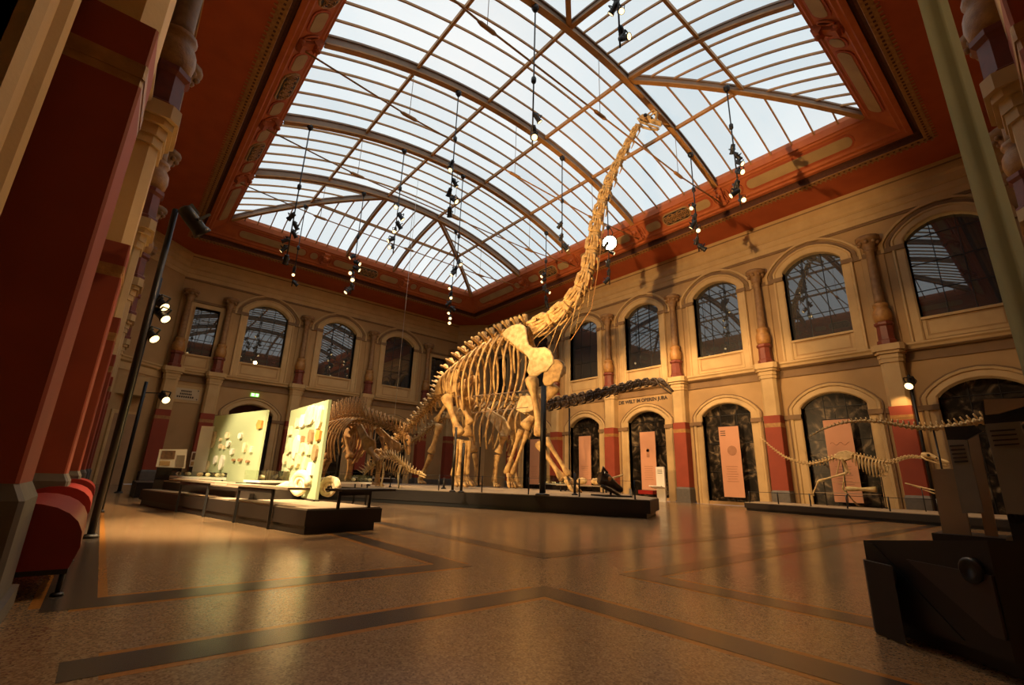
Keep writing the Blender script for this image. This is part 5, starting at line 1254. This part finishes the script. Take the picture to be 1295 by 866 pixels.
for x, y, nm in ((507, 588, 'fore_leg'), (485, 584, 'hind_leg')):
    for l in (-.2, .2):
        a = K.px(x, y, l); kn = V(a.x, a.y, lerp(a.z, PZ, .5))+K.fw*(.05 if nm == 'hind_leg' else -.06); g = V(a.x, a.y, PZ+0.02)
        MB().tube([a, lerp(a, kn, .5), kn, lerp(kn, g, .5), g, g+K.fw*.1], [.05, .03, .04, .025, .035, .02], 7).build(nm, M['bonelight'], K.t)
q = K.px(497, 578); K.post(q, q.z-0.02, 0.018)
# ---------------------------------------------------------------- slender skeleton along the right wall
E_ = Skel('theropod_skeleton', (18.1, 0), 0, 'slender two-legged skeleton striding right along the right wall platform', 'bonelight')
h = E_.px(1065, 576); E_.root((h.x, h.y, 0.26))
P = lambda *q: [E_.px(x, y) for x, y in q]
E_.chain(P((1166, 579), (1156, 577), (1145, 578), (1135, 582), (1126, 585)), 9, 0.035, 0.05, 'neck', 1.2, name='neck_vertebra')
ev = E_.chain(P((1126, 585), (1112, 583), (1098, 579), (1084, 576), (1070, 575)), 13, 0.055, 0.055, 'small')
E_.chain(P((1070, 575), (1055, 579), (1040, 584), (1025, 587), (1008, 584), (992, 578), (976, 566), (962, 553)), 30, 0.055, 0.012, 'tail', 0.9, name='tail_vertebra')
E_.skull(E_.px(1164, 579), E_.px(1188, 585)-E_.px(1164, 579), 0.62, 0.24, 0.18, 0.0, gape=0.16)
for i, (c, d, r) in enumerate(ev[1:11]):
    for sd in (-1, 1): E_.rib(c, sd, [.35, .45, .52, .55, .55, .52, .48, .42, .35, .25][i], 0.2, 0.016, 0.1, out=0.04)
i_ = [E_.px(x, y, -.12) for x, y in ((1054, 578), (1060, 572), (1070, 570), (1078, 573), (1076, 579), (1066, 582))]
E_.plate(i_, 0.03, 'ilium'); E_.plate([E_.mir(p) for p in i_], -0.03, 'ilium')
E_.bone(E_.px(1068, 582, -.05), E_.px(1075, 600, 0), 0.022, 'pubis'); E_.bone(E_.px(1062, 582, -.05), E_.px(1058, 600, 0), 0.02, 'ischium')
legs = (((1064, 579), (1071, 598), (1035, 608), (1029, 622), -.14), ((1068, 579), (1068, 600), (1066, 618), (1084, 634), .14))
for a_, b_, c_, d__, l in legs:
    a, b, c, g = [E_.px(*q, l) for q in (a_, b_, c_, d__)]
    if l > 0: g.z = 0.29
    E_.bone(a, b, 0.035, 'femur'); E_.bone(b, c, 0.028, 'tibia'); E_.bone(c, g, 0.022, 'metatarsus')
    for sd in (-1, 0, 1): E_.rod([g, g+E_.fw*(.14 if l > 0 else -.02)+E_.n*(sd*.06)-UP*(.0 if l > 0 else .12)], [0.018, 0.008], 'toe', seg=5)
for l in (-.12, .12):
    a = E_.px(1122, 588, l); b = E_.px(1112, 602, l); c = E_.px(1118, 606, l); d2 = E_.px(1122, 601, l)
    E_.bone(a, b, 0.022, 'humerus'); E_.bone(b, d2, 0.016, 'forearm'); E_.rod([d2, c], [0.016, 0.006], 'hand', seg=5)
E_.plate([E_.px(x, y, -.14) for x, y in ((1104, 586), (1108, 584), (1124, 590), (1122, 597), (1116, 594))], 0.03, 'scapula')
for x in (1064, 1110):
    q = E_.px(x, 579); E_.post(q, q.z-0.03, 0.014, 0.26)
# ---------------------------------------------------------------- long tail pointing left at the far right
T = Skel('theropod_skeleton', (13.6, 0), 0, 'long pale skeleton tail pointing left, held above the slender skeleton', 'bonelight')
h = T.px(1235, 533); T.root((h.x, h.y, 0))
P = lambda *q: [T.px(x, y) for x, y in q]
T.chain(P((1242, 532), (1225, 535), (1208, 539), (1190, 541), (1170, 542), (1150, 540), (1130, 536), (1110, 533), (1090, 532), (1075, 533), (1060, 536), (1045, 541), (1034, 546), (1024, 552)), 34, 0.09, 0.016, 'small', 0.8, name='tail_vertebra')
tv = T.chain(P((1300, 522), (1280, 525), (1260, 529), (1242, 532)), 8, 0.10, 0.10, 'small')
for x in (1180, 1246):
    q = T.px(x, 541 if x == 1180 else 533); T.post(q, q.z-0.05, 0.018, 0.0)
# ---------------------------------------------------------------- fossils lying on the main platform
q = at(768, 626, 2, PZ)
t = thing('fossil_skull', (q.x, q.y, PZ), 'dark brown cast skull on a low black stand at the near platform corner', 'skull')
q = V(10.5, 8.35, 0)
MB().box((q.x, q.y, PZ+0.02), (0.75, 0.9, 0.04), Matrix.Rotation(-0.45, 3, 'Z')).build('stand_plate', M['black'], t)
MB().tube([(q.x, q.y, PZ+0.03), (q.x, q.y, PZ+0.20)], 0.03, 8).build('stand_post', M['black'], t)
mb = MB(); c = V(q.x, q.y, PZ+0.30); fwd = V(0.85, -0.5, -0.25).normalized(); sdv = V(0.5, 0.85, 0).normalized(); u = fwd.cross(sdv); u = u if u.z > 0 else -u
def kp(f, l, z): return c+fwd*f+sdv*l+u*z
rows = []
for f, zc, zh, ww in ((-.34, .08, .16, .16), (-.25, .1, .2, .2), (-.1, .09, .16, .18), (.05, .04, .12, .13), (.2, -.02, .10, .10), (.34, -.05, .07, .07)):
    rows.append([kp(f, ww*math.cos(2*math.pi*k/10), zc+zh*math.sin(2*math.pi*k/10)) for k in range(10)])
mb.strip(rows, smooth=True, close_u=True); mb.add(rows[0], [tuple(range(10))]); mb.add(rows[-1], [tuple(range(10))]); mb.build('cranium', M['bonedark'], t)
MB().tube([kp(-.32, -.12, .2), kp(-.36, -.2, .34), kp(-.2, -.14, .26)], [.05, .06, .03], 7).build('crest', M['bonedark'], t)
MB().ball(kp(-.12, -.16, .12), 0.06, 8, 5).build('eye_socket', M['orange'], t)
MB().tube([kp(-.28, -.1, -.1), kp(0, -.1, -.16), kp(.32, 0, -.2)], [.05, .045, .03], 7).build('lower_jaw', M['bonedark'], t)
t = thing('fossil_fragment', (10.72, 7.9, PZ), 'small pale triangular fossil leaning below the dark skull', 'fossil')
MB().prism([V(10.62, 7.85, PZ), V(10.88, 7.98, PZ), V(10.83, 7.98, PZ+0.16), V(10.72, 7.92, PZ+0.22)], (0.03, -0.05, 0)).build('fragment', M['rock'], t)
t = thing('bone_table', (13.2, 11.7, PZ), 'low black-legged table of pale bones behind the giant front foot', 'display table')
MB().box((13.2, 11.7, PZ+0.22), (0.8, 1.8, 0.04), Matrix.Rotation(0.5, 3, 'Z')).build('tabletop', M['plattop'], t)
for sx, sy in ((-.3, -.75), (.3, -.75), (-.3, .75), (.3, .75)):
    p = V(13.2, 11.7, 0)+Matrix.Rotation(0.5, 3, 'Z') @ V(sx, sy, 0); MB().bar((p.x, p.y, PZ), (p.x, p.y, PZ+0.2), 0.04, 0.04, (1, 0, 0)).build('leg', M['black'], t)
rr = random.Random(3)
for k, lb in enumerate(('heaped pale vertebra at the left end of the bone table', 'heaped pale bone block in the middle of the bone table', 'rounded pale bone at the right end of the bone table')):
    p = V(13.2, 11.7, 0)+Matrix.Rotation(0.5, 3, 'Z') @ V(0, 0.55-0.5*k, 0)
    t = thing('fossil_bone', (p.x, p.y, PZ+0.24), lb, 'fossil')
    mb = MB().ball((p.x, p.y, PZ+0.36), 0.18, 9, 6, (1.0, 1.1, 0.68)); mb.v = [tuple(Vector(v)+V(rr.uniform(-.03, .03), rr.uniform(-.03, .03), abs(rr.uniform(0, .02)))) for v in mb.v]; mb.build('block', M['bonelight'], t)
p = V(13.2, 11.7, 0)
t = thing('fossil_bone', (p.x+0.4, p.y-0.7, PZ+0.24), 'straight pale bone sticking up to the right from the bone table', 'fossil')
MB().tube([p+V(0.1, -0.45, PZ+0.30), p+V(0.65, -1.25, PZ+0.62)], [0.05, 0.035], 7).build('shaft', M['bonelight'], t)
